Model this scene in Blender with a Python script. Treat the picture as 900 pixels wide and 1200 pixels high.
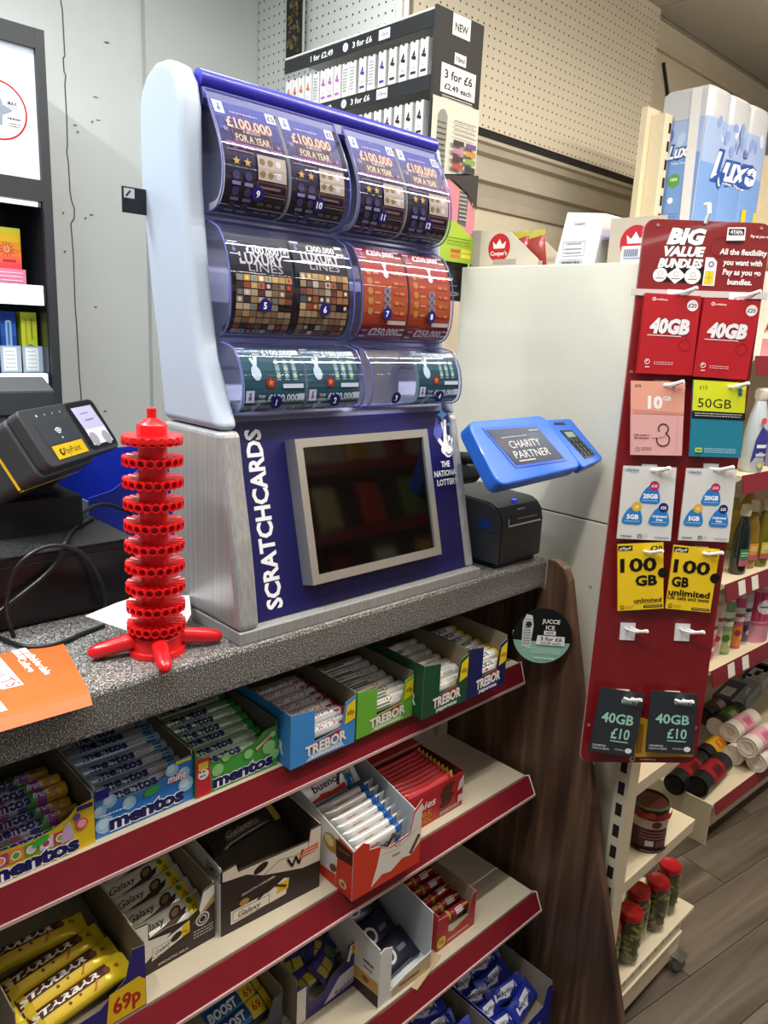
import bpy, bmesh, math, random
from mathutils import Vector, Matrix, Euler
random.seed(7)
PI = math.pi
for o in list(bpy.data.objects): bpy.data.objects.remove(o)
SC = bpy.context.scene
COL = SC.collection

# ------------------------------------------------------------------ camera
YAW, PITCH, ROLL, FPX = 0.77517, 0.23312, 0.047992, 900.0
CAM = Vector((0, 0, 1.59))
def cam_axes():
    f = Vector((math.sin(YAW)*math.cos(PITCH), math.cos(YAW)*math.cos(PITCH), -math.sin(PITCH)))
    r = Vector((math.cos(YAW), -math.sin(YAW), 0)); u = r.cross(f)
    c, s = math.cos(ROLL), math.sin(ROLL)
    return r*c+u*s, u*c-r*s, f
CR, CU, CF = cam_axes()
cd = bpy.data.cameras.new('camera'); cam = bpy.data.objects.new('camera', cd); COL.objects.link(cam)
cam.matrix_world = Matrix((( CR.x, CU.x, -CF.x, CAM.x), (CR.y, CU.y, -CF.y, CAM.y), (CR.z, CU.z, -CF.z, CAM.z), (0, 0, 0, 1)))
cd.sensor_fit = 'VERTICAL'; cd.sensor_height = 24.0; cd.lens = 24.0*FPX/1200.0
cd.clip_start = 0.02; cd.clip_end = 60
SC.camera = cam

# ------------------------------------------------------------------ light and exposure
w = bpy.data.worlds.new('world'); SC.world = w; w.use_nodes = True
w.node_tree.nodes['Background'].inputs[0].default_value = (0.95, 0.97, 1.0, 1)
w.node_tree.nodes['Background'].inputs[1].default_value = 0.12
vs = SC.view_settings
vs.view_transform = 'Standard'; vs.look = 'None'; vs.gamma = 1.0; vs.use_curve_mapping = False; vs.exposure = 0.30
def area(name, loc, sx, sy, power, col, rot=(0, 0, 0)):
    l = bpy.data.lights.new(name, 'AREA'); l.shape = 'RECTANGLE'; l.size = sx; l.size_y = sy; l.energy = power; l.color = col
    o = bpy.data.objects.new(name, l); COL.objects.link(o); o.location = loc; o.rotation_euler = rot
    return o
COOL = (0.93, 0.98, 1.0); WARM = (1.0, 0.90, 0.74); NEUT = (1.0, 0.96, 0.9)
area('tube_or_fill_light', (1.2, 0.42, 2.66), 2.4, 0.025, 26, NEUT)
area('tube_or_fill_light', (1.6, -1.25, 2.66), 3.4, 0.03, 11, NEUT)
area('tube_or_fill_light', (2.6, 0.05, 2.66), 1.8, 0.07, 27, WARM)
area('tube_or_fill_light', (0.3, 1.45, 2.66), 1.9, 0.07, 15, COOL)
area('tube_or_fill_light', (2.4, 0.6, 2.50), 2.0, 0.07, 13, WARM, (PI, 0, 0))  # upward warm fill, added to brighten the ceiling and pegboard top
area('tube_or_fill_light', (0.9, 0.9, 2.50), 1.6, 0.07, 7, COOL, (PI, 0, 0))  # added cool fill facing up, lifts the ceiling over the counter
area('tube_or_fill_light', (-0.2, 1.0, 2.66), 0.07, 1.6, 27, COOL)

# ------------------------------------------------------------------ helpers
def ray(x, y): return CF + CR*((x-450)/FPX) - CU*((y-600)/FPX)
def at(x, y, X=None, Y=None, Z=None):
    v = ray(x, y)
    t = (X-CAM.x)/v.x if X is not None else ((Y-CAM.y)/v.y if Y is not None else (Z-CAM.z)/v.z)
    return CAM + v*t
def hexc(h):
    if not isinstance(h, str): return tuple(h)
    h = h.lstrip('#'); c = [int(h[i:i+2], 16)/255 for i in (0, 2, 4)]
    return tuple(x/12.92 if x <= .04045 else ((x+.055)/1.055)**2.4 for x in c)
_M = {}
def M(col, rough=.5, metal=0, var=.06, coat=0, emit=0, scale=40, spec=.5, bump=0):
    key = (col, rough, metal, var, coat, emit, scale, spec, bump)
    if key in _M: return _M[key]
    m = bpy.data.materials.new('surface'); m.use_nodes = True
    nt = m.node_tree; b = nt.nodes['Principled BSDF']; c = hexc(col)
    b.inputs['Roughness'].default_value = rough; b.inputs['Metallic'].default_value = metal
    b.inputs['Coat Weight'].default_value = coat; b.inputs['Coat Roughness'].default_value = .05
    b.inputs['Specular IOR Level'].default_value = spec
    if emit:
        b.inputs['Emission Color'].default_value = (*c, 1); b.inputs['Emission Strength'].default_value = emit
    tc = nt.nodes.new('ShaderNodeTexCoord'); nz = nt.nodes.new('ShaderNodeTexNoise'); nz.inputs['Scale'].default_value = scale
    nz.inputs['Detail'].default_value = 3
    nt.links.new(tc.outputs['Object'], nz.inputs['Vector'])
    mx = nt.nodes.new('ShaderNodeMix'); mx.data_type = 'RGBA'
    mx.inputs['A'].default_value = (*[x*(1-var) for x in c], 1); mx.inputs['B'].default_value = (*[min(1, x*(1+var)) for x in c], 1)
    nt.links.new(nz.outputs['Fac'], mx.inputs['Factor']); nt.links.new(mx.outputs['Result'], b.inputs['Base Color'])
    if bump:
        bp = nt.nodes.new('ShaderNodeBump'); bp.inputs['Strength'].default_value = bump; bp.inputs['Distance'].default_value = .002
        nt.links.new(nz.outputs['Fac'], bp.inputs['Height']); nt.links.new(bp.outputs['Normal'], b.inputs['Normal'])
    _M[key] = m; return m
def ink(c): return M(c, .5, 0, .02, 0, 0, 60, .25)
def new_mat(name):
    m = bpy.data.materials.new(name); m.use_nodes = True
    return m, m.node_tree, m.node_tree.nodes['Principled BSDF']
def ramp(nt, pts):
    r = nt.nodes.new('ShaderNodeValToRGB'); e = r.color_ramp.elements
    e[0].position, e[0].color = pts[0][0], (*hexc(pts[0][1]), 1); e[1].position, e[1].color = pts[-1][0], (*hexc(pts[-1][1]), 1)
    for p, c in pts[1:-1]:
        k = e.new(p); k.color = (*hexc(c), 1)
    return r
def coords(nt, scale=(1, 1, 1), rot=(0, 0, 0)):
    tc = nt.nodes.new('ShaderNodeTexCoord'); mp = nt.nodes.new('ShaderNodeMapping')
    mp.inputs['Scale'].default_value = scale; mp.inputs['Rotation'].default_value = rot
    nt.links.new(tc.outputs['Object'], mp.inputs['Vector']); return mp.outputs['Vector']
def clear_mat(tint=(1, 1, 1), gloss=.04, rough=.02, strength=1.0):
    m = bpy.data.materials.new('clear_plastic'); m.use_nodes = True; nt = m.node_tree
    nt.nodes.remove(nt.nodes['Principled BSDF']); out = nt.nodes['Material Output']
    t = nt.nodes.new('ShaderNodeBsdfTransparent'); t.inputs[0].default_value = (*tint, 1)
    g = nt.nodes.new('ShaderNodeBsdfGlossy'); g.inputs['Roughness'].default_value = rough; g.inputs['Color'].default_value = (strength,)*3+(1,)
    lw = nt.nodes.new('ShaderNodeLayerWeight'); pw = nt.nodes.new('ShaderNodeMath'); pw.operation = 'POWER'; pw.inputs[1].default_value = 4; nt.links.new(lw.outputs['Facing'], pw.inputs[0])
    fr = nt.nodes.new('ShaderNodeMath'); fr.operation = 'MULTIPLY_ADD'; fr.inputs[1].default_value = .7; fr.inputs[2].default_value = gloss; nt.links.new(pw.outputs[0], fr.inputs[0])
    mx = nt.nodes.new('ShaderNodeMixShader'); nt.links.new(fr.outputs[0], mx.inputs[0])
    nt.links.new(t.outputs[0], mx.inputs[1]); nt.links.new(g.outputs[0], mx.inputs[2]); nt.links.new(mx.outputs[0], out.inputs['Surface'])
    return m

class B:
    """collects shapes into one mesh"""
    def __init__(s): s.v = []; s.f = []; s.m = []; s.mats = []
    def mi(s, m):
        if m not in s.mats: s.mats.append(m)
        return s.mats.index(m)
    def add(s, vs_, fs, m):
        k = len(s.v); i = s.mi(m); s.v += [tuple(p) for p in vs_]
        for f in fs: s.f.append([a+k for a in f]); s.m.append(i)
        return s
    def box(s, x0, x1, y0, y1, z0, z1, m):
        P = [(x, y, z) for z in (z0, z1) for y in (y0, y1) for x in (x0, x1)]
        return s.add(P, [(0, 2, 3, 1), (4, 5, 7, 6), (0, 1, 5, 4), (2, 6, 7, 3), (0, 4, 6, 2), (1, 3, 7, 5)], m)
    def prism(s, poly, ax, lo, hi, m):
        """poly: 2D outline; ax 'x' -> (y,z), 'y' -> (x,z), 'z' -> (x,y)"""
        def P(p, h): return {'x': (h, p[0], p[1]), 'y': (p[0], h, p[1]), 'z': (p[0], p[1], h)}[ax]
        n = len(poly); vs_ = [P(p, lo) for p in poly]+[P(p, hi) for p in poly]
        fs = [tuple(range(n))[::-1], tuple(range(n, 2*n))]+[(i, (i+1) % n, n+(i+1) % n, n+i) for i in range(n)]
        return s.add(vs_, fs, m)
    def frame_prism(s, o, U, V, poly, h0, h1, m):
        o, U, V = Vector(o), Vector(U), Vector(V); N = U.cross(V); n = len(poly)
        vs_ = [o+U*p[0]+V*p[1]+N*h0 for p in poly]+[o+U*p[0]+V*p[1]+N*h1 for p in poly]
        fs = [tuple(range(n))[::-1], tuple(range(n, 2*n))]+[(i, (i+1) % n, n+(i+1) % n, n+i) for i in range(n)]
        return s.add(vs_, fs, m)
    def cyl(s, p0, p1, r0, r1, m, n=16, cap=True, phase=0):
        p0, p1 = Vector(p0), Vector(p1); d = (p1-p0).normalized()
        a = d.orthogonal().normalized() if abs(d.z) < .99 else Vector((1, 0, 0)); b = d.cross(a)
        R = [a*math.cos(2*PI*i/n+phase)+b*math.sin(2*PI*i/n+phase) for i in range(n)]
        vs_ = [p0+q*r0 for q in R]+[p1+q*r1 for q in R]
        fs = [(i, (i+1) % n, n+(i+1) % n, n+i) for i in range(n)]
        if cap: fs += [tuple(range(n))[::-1], tuple(range(n, 2*n))]
        return s.add(vs_, fs, m)
    def lathe(s, prof, m, c=(0, 0, 0), n=20, ax='z'):
        vs_ = []; k = len(prof)
        for i in range(n):
            a = 2*PI*i/n
            for r, h in prof:
                p = (r*math.cos(a), r*math.sin(a), h)
                if ax == 'x': p = (h, p[0], p[1])
                vs_.append((p[0]+c[0], p[1]+c[1], p[2]+c[2]))
        fs = [(i*k+j, ((i+1) % n)*k+j, ((i+1) % n)*k+j+1, i*k+j+1) for i in range(n) for j in range(k-1)]
        return s.add(vs_, fs, m)
    def tube(s, pts, r, m, n=8):
        pts = [Vector(p) for p in pts]; rings = []; prev = None
        for i, p in enumerate(pts):
            d = (pts[min(i+1, len(pts)-1)]-pts[max(i-1, 0)]).normalized()
            a = (prev-d*prev.dot(d)).normalized() if prev else d.orthogonal().normalized()
            prev = a; b = d.cross(a)
            rings.append([p+(a*math.cos(2*PI*j/n)+b*math.sin(2*PI*j/n))*r for j in range(n)])
        vs_ = [q for rg in rings for q in rg]
        fs = [(i*n+j, i*n+(j+1) % n, (i+1)*n+(j+1) % n, (i+1)*n+j) for i in range(len(pts)-1) for j in range(n)]
        fs += [tuple(range(n))[::-1], tuple(range((len(pts)-1)*n, len(pts)*n))]
        return s.add(vs_, fs, m)
    def surf(s, f, nu, nv, m):
        vs_ = [f(i/nu, j/nv) for j in range(nv+1) for i in range(nu+1)]
        fs = [(j*(nu+1)+i, j*(nu+1)+i+1, (j+1)*(nu+1)+i+1, (j+1)*(nu+1)+i) for j in range(nv) for i in range(nu)]
        return s.add(vs_, fs, m)
    def mesh(s, name='shape'):
        me = bpy.data.meshes.new(name); me.from_pydata(s.v, [], s.f)
        for m in s.mats: me.materials.append(m)
        me.polygons.foreach_set('material_index', s.m); me.update(); return me
    def obj(s, name, parent=None, smooth=False, bevel=0, seg=2, label=None, solid=0, auto=None):
        o = bpy.data.objects.new(name, s.mesh(name)); COL.objects.link(o)
        if parent: o.parent = parent
        if smooth:
            o.data.polygons.foreach_set('use_smooth', [True]*len(o.data.polygons))
            if auto: o.data.set_sharp_from_angle(angle=auto)
        if solid:
            md = o.modifiers.new('thickness', 'SOLIDIFY'); md.thickness = solid; md.offset = -1
        if bevel:
            md = o.modifiers.new('bevel', 'BEVEL'); md.width = bevel; md.segments = seg; md.limit_method = 'ANGLE'; md.angle_limit = .6
            md.harden_normals = bool(smooth)
        if label: o['label'] = label
        return o
def thing(name, label, cat, loc=(0, 0, 0), rz=0, group=None, mat=None, rot=None):
    o = bpy.data.objects.new(name, None); COL.objects.link(o); o.empty_display_size = .05
    if mat is not None: o.matrix_world = mat
    else:
        o.location = loc; o.rotation_euler = rot if rot else (0, 0, rz)
    o['label'] = label; o['category'] = cat
    if group: o['group'] = group
    return o
def tag(o, label, cat, group=None):
    o['label'] = label; o['category'] = cat
    if group: o['group'] = group
    return o
def struct(o): o['kind'] = 'structure'; return o
def inst(name, me, parent, smooth=False):
    o = bpy.data.objects.new(name, me); COL.objects.link(o); o.parent = parent; return o
def frame(o, A, U):
    A, U = Vector(A).normalized(), Vector(U); N = A.cross(U).normalized(); U = N.cross(A); o = Vector(o)
    return Matrix(((A.x, U.x, N.x, o.x), (A.y, U.y, N.y, o.y), (A.z, U.z, N.z, o.z), (0, 0, 0, 1)))
ORD = ['first', 'second', 'third', 'fourth', 'fifth', 'sixth', 'seventh', 'eighth', 'ninth', 'tenth', 'eleventh', 'twelfth']

# ------------------------------------------------------------------ flat print: lettering and graphics laid on a surface
_G = {}
def glyphs(s, bold, ital, res=2):
    k = (s, bold, ital, res)
    if k in _G: return _G[k]
    cu = bpy.data.curves.new('lettering', 'FONT'); cu.body = s; cu.size = 1; cu.offset = bold; cu.shear = ital; cu.resolution_u = res
    ob = bpy.data.objects.new('lettering', cu); COL.objects.link(ob)
    dg = bpy.context.evaluated_depsgraph_get(); me = ob.evaluated_get(dg).to_mesh()
    vs_ = [(v.co.x, v.co.y) for v in me.vertices]; fs = [tuple(p.vertices) for p in me.polygons]
    ob.evaluated_get(dg).to_mesh_clear(); bpy.data.objects.remove(ob); bpy.data.curves.remove(cu)
    xs = [v[0] for v in vs_] or [0, 1]; x0, x1 = min(xs), max(xs)
    _G[k] = ([(x-x0, y) for x, y in vs_], fs, max(x1-x0, 1e-6)); return _G[k]
CAPH = .72
class Print:
    def __init__(s, f, base=.0004, step=.00006): s.f = f; s.b = B(); s.h = base; s.step = step
    def _h(s): s.h += s.step; return s.h
    def poly(s, pts, col):
        h = s._h()
        if s.su > 1 and len(pts) > 3:
            n = len(pts); cx = sum(p[0] for p in pts)/n; cy = sum(p[1] for p in pts)/n
            vs_ = [s.f(cx, cy, h)]+[s.f(cx+(u-cx)*k, cy+(v-cy)*k, h) for k in (.34, .67, 1) for u, v in pts]
            fs = [(0, 1+i, 1+(i+1) % n) for i in range(n)]+[(1+k*n+i, 1+(k+1)*n+i, 1+(k+1)*n+(i+1) % n, 1+k*n+(i+1) % n) for k in (0, 1) for i in range(n)]
            s.b.add(vs_, fs, col if not isinstance(col, (str, tuple)) else ink(col)); return s
        s.b.add([s.f(u, v, h) for u, v in pts], [tuple(range(len(pts)))], col if not isinstance(col, (str, tuple)) else ink(col)); return s
    su = 1
    def rect(s, u0, v0, u1, v1, col, sub=1):
        h = s._h(); vs_ = []; fs = []; k = s.su
        for i in range(sub+1):
            v = v0+(v1-v0)*i/sub; vs_ += [s.f(u0+(u1-u0)*j/k, v, h) for j in range(k+1)]
        for i in range(sub):
            for j in range(k): a = i*(k+1)+j; fs.append((a, a+1, a+k+2, a+k+1))
        s.b.add(vs_, fs, col if not isinstance(col, (str, tuple)) else ink(col)); return s
    def line(s, pts, wd, col):
        h = s._h(); m = ink(col)
        for (x0, y0), (x1, y1) in zip(pts, pts[1:]):
            d = math.hypot(x1-x0, y1-y0) or 1e-9; nx, ny = -(y1-y0)/d*wd/2, (x1-x0)/d*wd/2
            s.b.add([s.f(x0+nx, y0+ny, h), s.f(x0-nx, y0-ny, h), s.f(x1-nx, y1-ny, h), s.f(x1+nx, y1+ny, h)], [(0, 1, 2, 3)], m)
        return s
    def border(s, u0, v0, u1, v1, wd, col): return s.line([(u0, v0), (u1, v0), (u1, v1), (u0, v1), (u0, v0)], wd, col)
    def circ(s, u, v, r, col, n=18, ry=None, rot=0):
        ry = ry or r; c, q = math.cos(rot), math.sin(rot)
        pts = [(r*math.cos(2*PI*i/n), ry*math.sin(2*PI*i/n)) for i in range(n)]
        return s.poly([(u+x*c-y*q, v+x*q+y*c) for x, y in pts], col)
    def ring(s, u, v, r, wd, col, n=20, ry=None):
        ry = ry or r
        return s.line([(u+r*math.cos(2*PI*i/n), v+ry*math.sin(2*PI*i/n)) for i in range(n+1)], wd, col)
    def star(s, u, v, r, col, n=5, inner=.42, rot=0):
        return s.poly([(u+(r if i % 2 == 0 else r*inner)*math.sin(PI*i/n+rot), v+(r if i % 2 == 0 else r*inner)*math.cos(PI*i/n+rot)) for i in range(2*n)], col)
    def text(s, t, u, v, h, col, w=None, bold=.012, ital=0, rot=0, al='c', out=None, maxw=None, res=2):
        """h = cap height, (u,v) = middle of the line (al 'c'), its left end ('l') or right end ('r')"""
        sets = ([(out[0], bold+out[1])] if out else [])+[(col, bold)]
        for cc, bo in sets:
            vs_, fs, wd = glyphs(t, bo, ital, res); k = h/CAPH; sx = k
            if w: sx = w/wd
            elif maxw and wd*k > maxw: sx = maxw/wd
            x0 = {'c': -wd*sx/2, 'l': 0, 'r': -wd*sx}[al]; c, q = math.cos(rot), math.sin(rot); hh = s._h(); P = []
            for x, y in vs_:
                X, Y = x0+x*sx, y*k-h/2
                P.append(s.f(u+X*c-Y*q, v+X*q+Y*c, hh))
            s.b.add(P, fs, ink(cc) if isinstance(cc, (str, tuple)) else cc)
        return s
    def scribble(s, u0, v0, u1, v1, n, col, wd=.0008, seed=1):
        """rows of fine print too small to read in the photo"""
        r = random.Random(seed)
        for i in range(n):
            v = v1-(v1-v0)*(i+.5)/n; x = u0
            while x < u1-.002:
                l = r.uniform(.002, .006); s.rect(x, v-wd/2, min(x+l, u1), v+wd/2, col); x += l+.0012
        return s
    def build(s, name, parent, label=None): return s.b.obj(name, parent, label=label)
def plane(o, U, V):
    o, U, V = Vector(o), Vector(U).normalized(), Vector(V).normalized(); N = U.cross(V)
    return lambda u, v, h: tuple(o+U*u+V*v+N*h)
def faceY(x, y, z): return plane((x, y, z), (1, 0, 0), (0, 0, 1))       # a face looking to -Y
def faceX(x, y, z): return plane((x, y, z), (0, -1, 0), (0, 0, 1))      # a face looking to -X
def faceZ(x, y, z): return plane((x, y, z), (1, 0, 0), (0, 1, 0))       # a face looking up
LOC = plane((0, 0, 0), (1, 0, 0), (0, 1, 0))
def cylmap(r, a0, c=(0, 0, 0)):
    """around a cylinder lying along X; v is arc length, a0 the angle (0 = -Y, 90 deg = up) where v = 0"""
    return lambda u, v, h: (c[0]+u, c[1]-(r+h)*math.cos(a0+v/r), c[2]+(r+h)*math.sin(a0+v/r))
def vcylmap(r, a0, c=(0, 0, 0)):
    """around an upright cylinder; u is arc length to the right, a0 the direction that u = 0 faces"""
    return lambda u, v, h: (c[0]+(r+h)*math.cos(a0+u/r), c[1]+(r+h)*math.sin(a0+u/r), c[2]+v)
CAMDIR = math.radians(225)

# shared finishes
WHITE = M('#e9e8e2', .4); CREAM = M('#e2dccb', .45, 0, .03); KRAFT = M('#8f8470', .8); KRAFT2 = M('#a79d8a', .8); CARDW = M('#e6e4df', .6)
BLACK = M('#0c0c0e', .35); BLACKM = M('#131416', .6); RED = M('#7a1824', .28, 0, .04, .3); CLEAR = clear_mat(); CLEARB = clear_mat((.86, .88, 1.0), strength=1.0)
STEEL = M('#b9bcc0', .28, 1)
# ================================================================== the setting
def wood_mat(dark, mid, light, axis, scale, rough=.4, rnd=0.0, coat=0):
    m, nt, b = new_mat('wood'); sc = [scale*14]*3; sc[axis] = scale
    v = coords(nt, tuple(sc)); nz = nt.nodes.new('ShaderNodeTexNoise'); nz.inputs['Scale'].default_value = 1; nz.inputs['Detail'].default_value = 6
    nz.inputs['Distortion'].default_value = .6; nt.links.new(v, nz.inputs['Vector'])
    r = ramp(nt, [(.3, dark), (.5, mid), (.72, light)])
    if rnd:
        oi = nt.nodes.new('ShaderNodeObjectInfo'); ma = nt.nodes.new('ShaderNodeMath'); ma.operation = 'MULTIPLY_ADD'; ma.inputs[1].default_value = rnd
        nt.links.new(oi.outputs['Random'], ma.inputs[0]); nt.links.new(nz.outputs['Fac'], ma.inputs[2])
        sb = nt.nodes.new('ShaderNodeMath'); sb.operation = 'SUBTRACT'; sb.inputs[1].default_value = rnd/2
        nt.links.new(ma.outputs[0], sb.inputs[0]); nt.links.new(sb.outputs[0], r.inputs[0])
    else: nt.links.new(nz.outputs['Fac'], r.inputs[0])
    nt.links.new(r.outputs[0], b.inputs['Base Color']); b.inputs['Roughness'].default_value = rough; b.inputs['Coat Weight'].default_value = coat
    return m
def peg_mat(col, axes, pitch=.0254, rad=.0030):
    m, nt, b = new_mat('perforated_board'); tc = nt.nodes.new('ShaderNodeTexCoord'); sp = nt.nodes.new('ShaderNodeSeparateXYZ')
    nt.links.new(tc.outputs['Object'], sp.inputs[0]); sq = []
    for ax in axes:
        prev = sp.outputs[ax]
        for op, val in (('DIVIDE', pitch), ('FRACT', None), ('SUBTRACT', .5), ('MULTIPLY', pitch)):
            n = nt.nodes.new('ShaderNodeMath'); n.operation = op; nt.links.new(prev, n.inputs[0])
            if val is not None: n.inputs[1].default_value = val
            prev = n.outputs[0]
        n = nt.nodes.new('ShaderNodeMath'); n.operation = 'MULTIPLY'; nt.links.new(prev, n.inputs[0]); nt.links.new(prev, n.inputs[1]); sq.append(n.outputs[0])
    ad = nt.nodes.new('ShaderNodeMath'); ad.operation = 'ADD'; nt.links.new(sq[0], ad.inputs[0]); nt.links.new(sq[1], ad.inputs[1])
    lt = nt.nodes.new('ShaderNodeMath'); lt.operation = 'LESS_THAN'; lt.inputs[1].default_value = rad*rad; nt.links.new(ad.outputs[0], lt.inputs[0])
    mx = nt.nodes.new('ShaderNodeMix'); mx.data_type = 'RGBA'; mx.inputs['A'].default_value = (*hexc(col), 1); mx.inputs['B'].default_value = (*hexc('#2c2823'), 1)
    nt.links.new(lt.outputs[0], mx.inputs['Factor']); nt.links.new(mx.outputs['Result'], b.inputs['Base Color']); b.inputs['Roughness'].default_value = .55
    return m
def plaster(col):
    m, nt, b = new_mat('painted_plaster'); v = coords(nt); n1 = nt.nodes.new('ShaderNodeTexNoise'); n1.inputs['Scale'].default_value = 3; n1.inputs['Detail'].default_value = 5
    nt.links.new(v, n1.inputs['Vector']); c = hexc(col)
    r = ramp(nt, [(.3, tuple(x*.95 for x in c)), (.7, tuple(min(1, x*1.03) for x in c))]); nt.links.new(n1.outputs['Fac'], r.inputs[0]); nt.links.new(r.outputs[0], b.inputs['Base Color'])
    n2 = nt.nodes.new('ShaderNodeTexNoise'); n2.inputs['Scale'].default_value = 35; n2.inputs['Detail'].default_value = 4; nt.links.new(v, n2.inputs['Vector'])
    bp = nt.nodes.new('ShaderNodeBump'); bp.inputs['Strength'].default_value = .15; bp.inputs['Distance'].default_value = .004
    nt.links.new(n2.outputs['Fac'], bp.inputs['Height']); nt.links.new(bp.outputs['Normal'], b.inputs['Normal']); b.inputs['Roughness'].default_value = .6
    return m
CEIL = 2.73
# floor of wood-look planks, laid a little askew to the counter
fl = struct(B().box(-1.6, 5.2, -1.6, 2.4, -.03, -.0045, M('#2b2622', .7)).obj('floor'))
FW = wood_mat('#453c34', '#675c51', '#85796b', 0, 1.1, .38, .16)
pw, plen = .152, 1.1
pm = B().box(.0012, plen-.0012, .001, pw-.001, -.0045, 0, FW).mesh('plank')
FA = math.radians(-9)
for j in range(-5, 16):
    for i in range(-1, 4):
        x = .6+i*plen+(j*.37 % 1)*plen; y = -.35+j*pw
        p = inst('plank', pm, fl); p.location = (x*math.cos(FA)-y*math.sin(FA), x*math.sin(FA)+y*math.cos(FA), 0); p.rotation_euler = (0, 0, FA)
# ceiling of mineral tiles on a thin grid
ce = struct(B().box(-1.6, 5.2, -1.6, 2.4, CEIL+.012, CEIL+.05, M('#a9a7a2', .8)).obj('ceiling'))
tm = B().box(.004, .596, .004, .596, CEIL, CEIL+.011, M('#b9b5ac', .9, 0, .12, 0, 0, 90, .3, .4)).mesh('ceiling_tile')
for i in range(-2, 8):
    for j in range(-2, 4):
        t = inst('ceiling_tile', tm, ce); t.location = (.35+i*.6, -.22+j*.6, 0)
# walls
WB = plaster('#cfd2cf'); WR = plaster('#d9cfb9')
wb = struct(B().box(-1.6, 1.56, 2.2, 2.3, 0, CEIL+.012, WB).obj('wall_back'))
jn = B().box(1.13, 1.5, 2.178, 2.2, 0, CEIL, plaster('#c6c9c6')).obj('boxed_out_panel', wb)
cr = Print(faceY(0, 2.2, 0))
cpx = [(71, 0), (73, 12), (75, 50), (76, 66), (74, 68), (75, 84), (77, 88), (76, 100), (78, 135), (79, 170), (78, 178), (80, 190), (82, 225), (84, 236), (87, 244), (87, 256), (83, 262), (86, 300), (88, 360), (90, 385), (93, 440), (95, 465), (95, 480)]
cw = [at(x, y, Y=2.2) for x, y in cpx]
cr.line([(p.x, p.z) for p in cw], .0035, '#55544f')
for x, y, a, b_ in [(88, 147, .006, .003), (108, 143, .004, .004), (115, 141, .008, .002), (91, 155, .004, .004), (74, 250, .004, .004), (100, 256, .004, .004), (107, 252, .007, .003), (112, 114, .010, .002), (123, 482, .007, .003), (112, 360, .006, .003), (125, 50, .010, .003), (76, 295, .004, .004)]:
    p = at(x, y, Y=2.2); cr.poly([(p.x-a, p.z), (p.x, p.z-b_), (p.x+a, p.z+b_*.4), (p.x, p.z+b_)], '#6c6b66')
cr.build('wall_crack', wb)
wr = struct(B().box(1.56, 5.2, 1.60, 2.3, 0, CEIL+.012, WR).obj('wall_right'))
B().box(1.52, 1.5601, 1.6, 2.2, 0, CEIL, WB).obj('return_face', wr)
# two perforated boards that wrap the wall corner
PB = peg_mat('#d3d5d0', (1, 2)); PB2 = peg_mat('#d6cdba', (0, 2))
o = B().box(1.5, 1.519, 1.575, 2.177, 1.2, CEIL-.001, PB).obj('pegboard'); tag(o, 'white pegboard on the side wall behind the clear bottle display', 'pegboard')
o = B().box(1.54, 2.765, 1.552, 1.575, 2.165, CEIL-.001, PB2).obj('pegboard'); tag(o, 'cream pegboard above the moulded door surround', 'pegboard')
tr = B()
for x, y in ((1.5, 1.562), (1.517, 1.556)): tr.cyl((x, y, 1.2), (x, y, CEIL-.001), .009, .009, M('#dedcd4', .4), 10)
struct(tr.obj('trim_1', smooth=True, auto=.8))
# door surround below the pegboard: moulded head and right jamb with a mitre
AR = M('#b9b1a3', .45, 0, .1, 0, 0, 14)
prof = [(1.6, 2.138), (1.542, 2.138), (1.542, 2.128), (1.552, 2.122), (1.557, 2.105), (1.574, 2.098), (1.574, 2.05), (1.562, 2.045), (1.562, 2.032), (1.577, 2.026), (1.586, 1.992), (1.590, 1.962), (1.6, 1.962)]
a = B()
a.prism([(y, z) for y, z in prof], 'x', 1.565, 2.70, AR)
jamb = [(2.70+(z-1.962)*.62, y) for y, z in prof]
n = len(prof); vs_ = []
for (y, z) in prof: vs_.append((2.70+(z-1.962)*.62, y, 0))
for (y, z) in prof: vs_.append((2.70+(z-1.962)*.62, y, z))
a.add(vs_, [(i, (i+1) % n, n+(i+1) % n, n+i) for i in range(n)], AR)
vs_ = [(2.70, y, z) for y, z in prof]+[(2.70+(z-1.962)*.62, y, z) for y, z in prof]
a.add(vs_, [(i, (i+1) % n, n+(i+1) % n, n+i) for i in range(n)], AR)
struct(a.obj('trim_2'))
B().box(1.56, 2.80, 1.556, 1.599, 2.138, 2.1648, M('#1c1a18', .8)).obj('gap_shade_strip', wr)  # black strip standing in for the shaded gap under the pegboard
o = B().tube([(2.90, 1.593, 2.60), (2.95, 1.593, 2.52), (3.02, 1.593, 2.36)], .006, BLACK).obj('loose_cable'); tag(o, 'short black cable hanging on the cream wall by the toilet rolls', 'cable')
B().box(2.78, 5, 1.585, 1.6, 2.63, 2.655, M('#cfc4ae', .5)).obj('picture_rail', wr)

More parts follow.
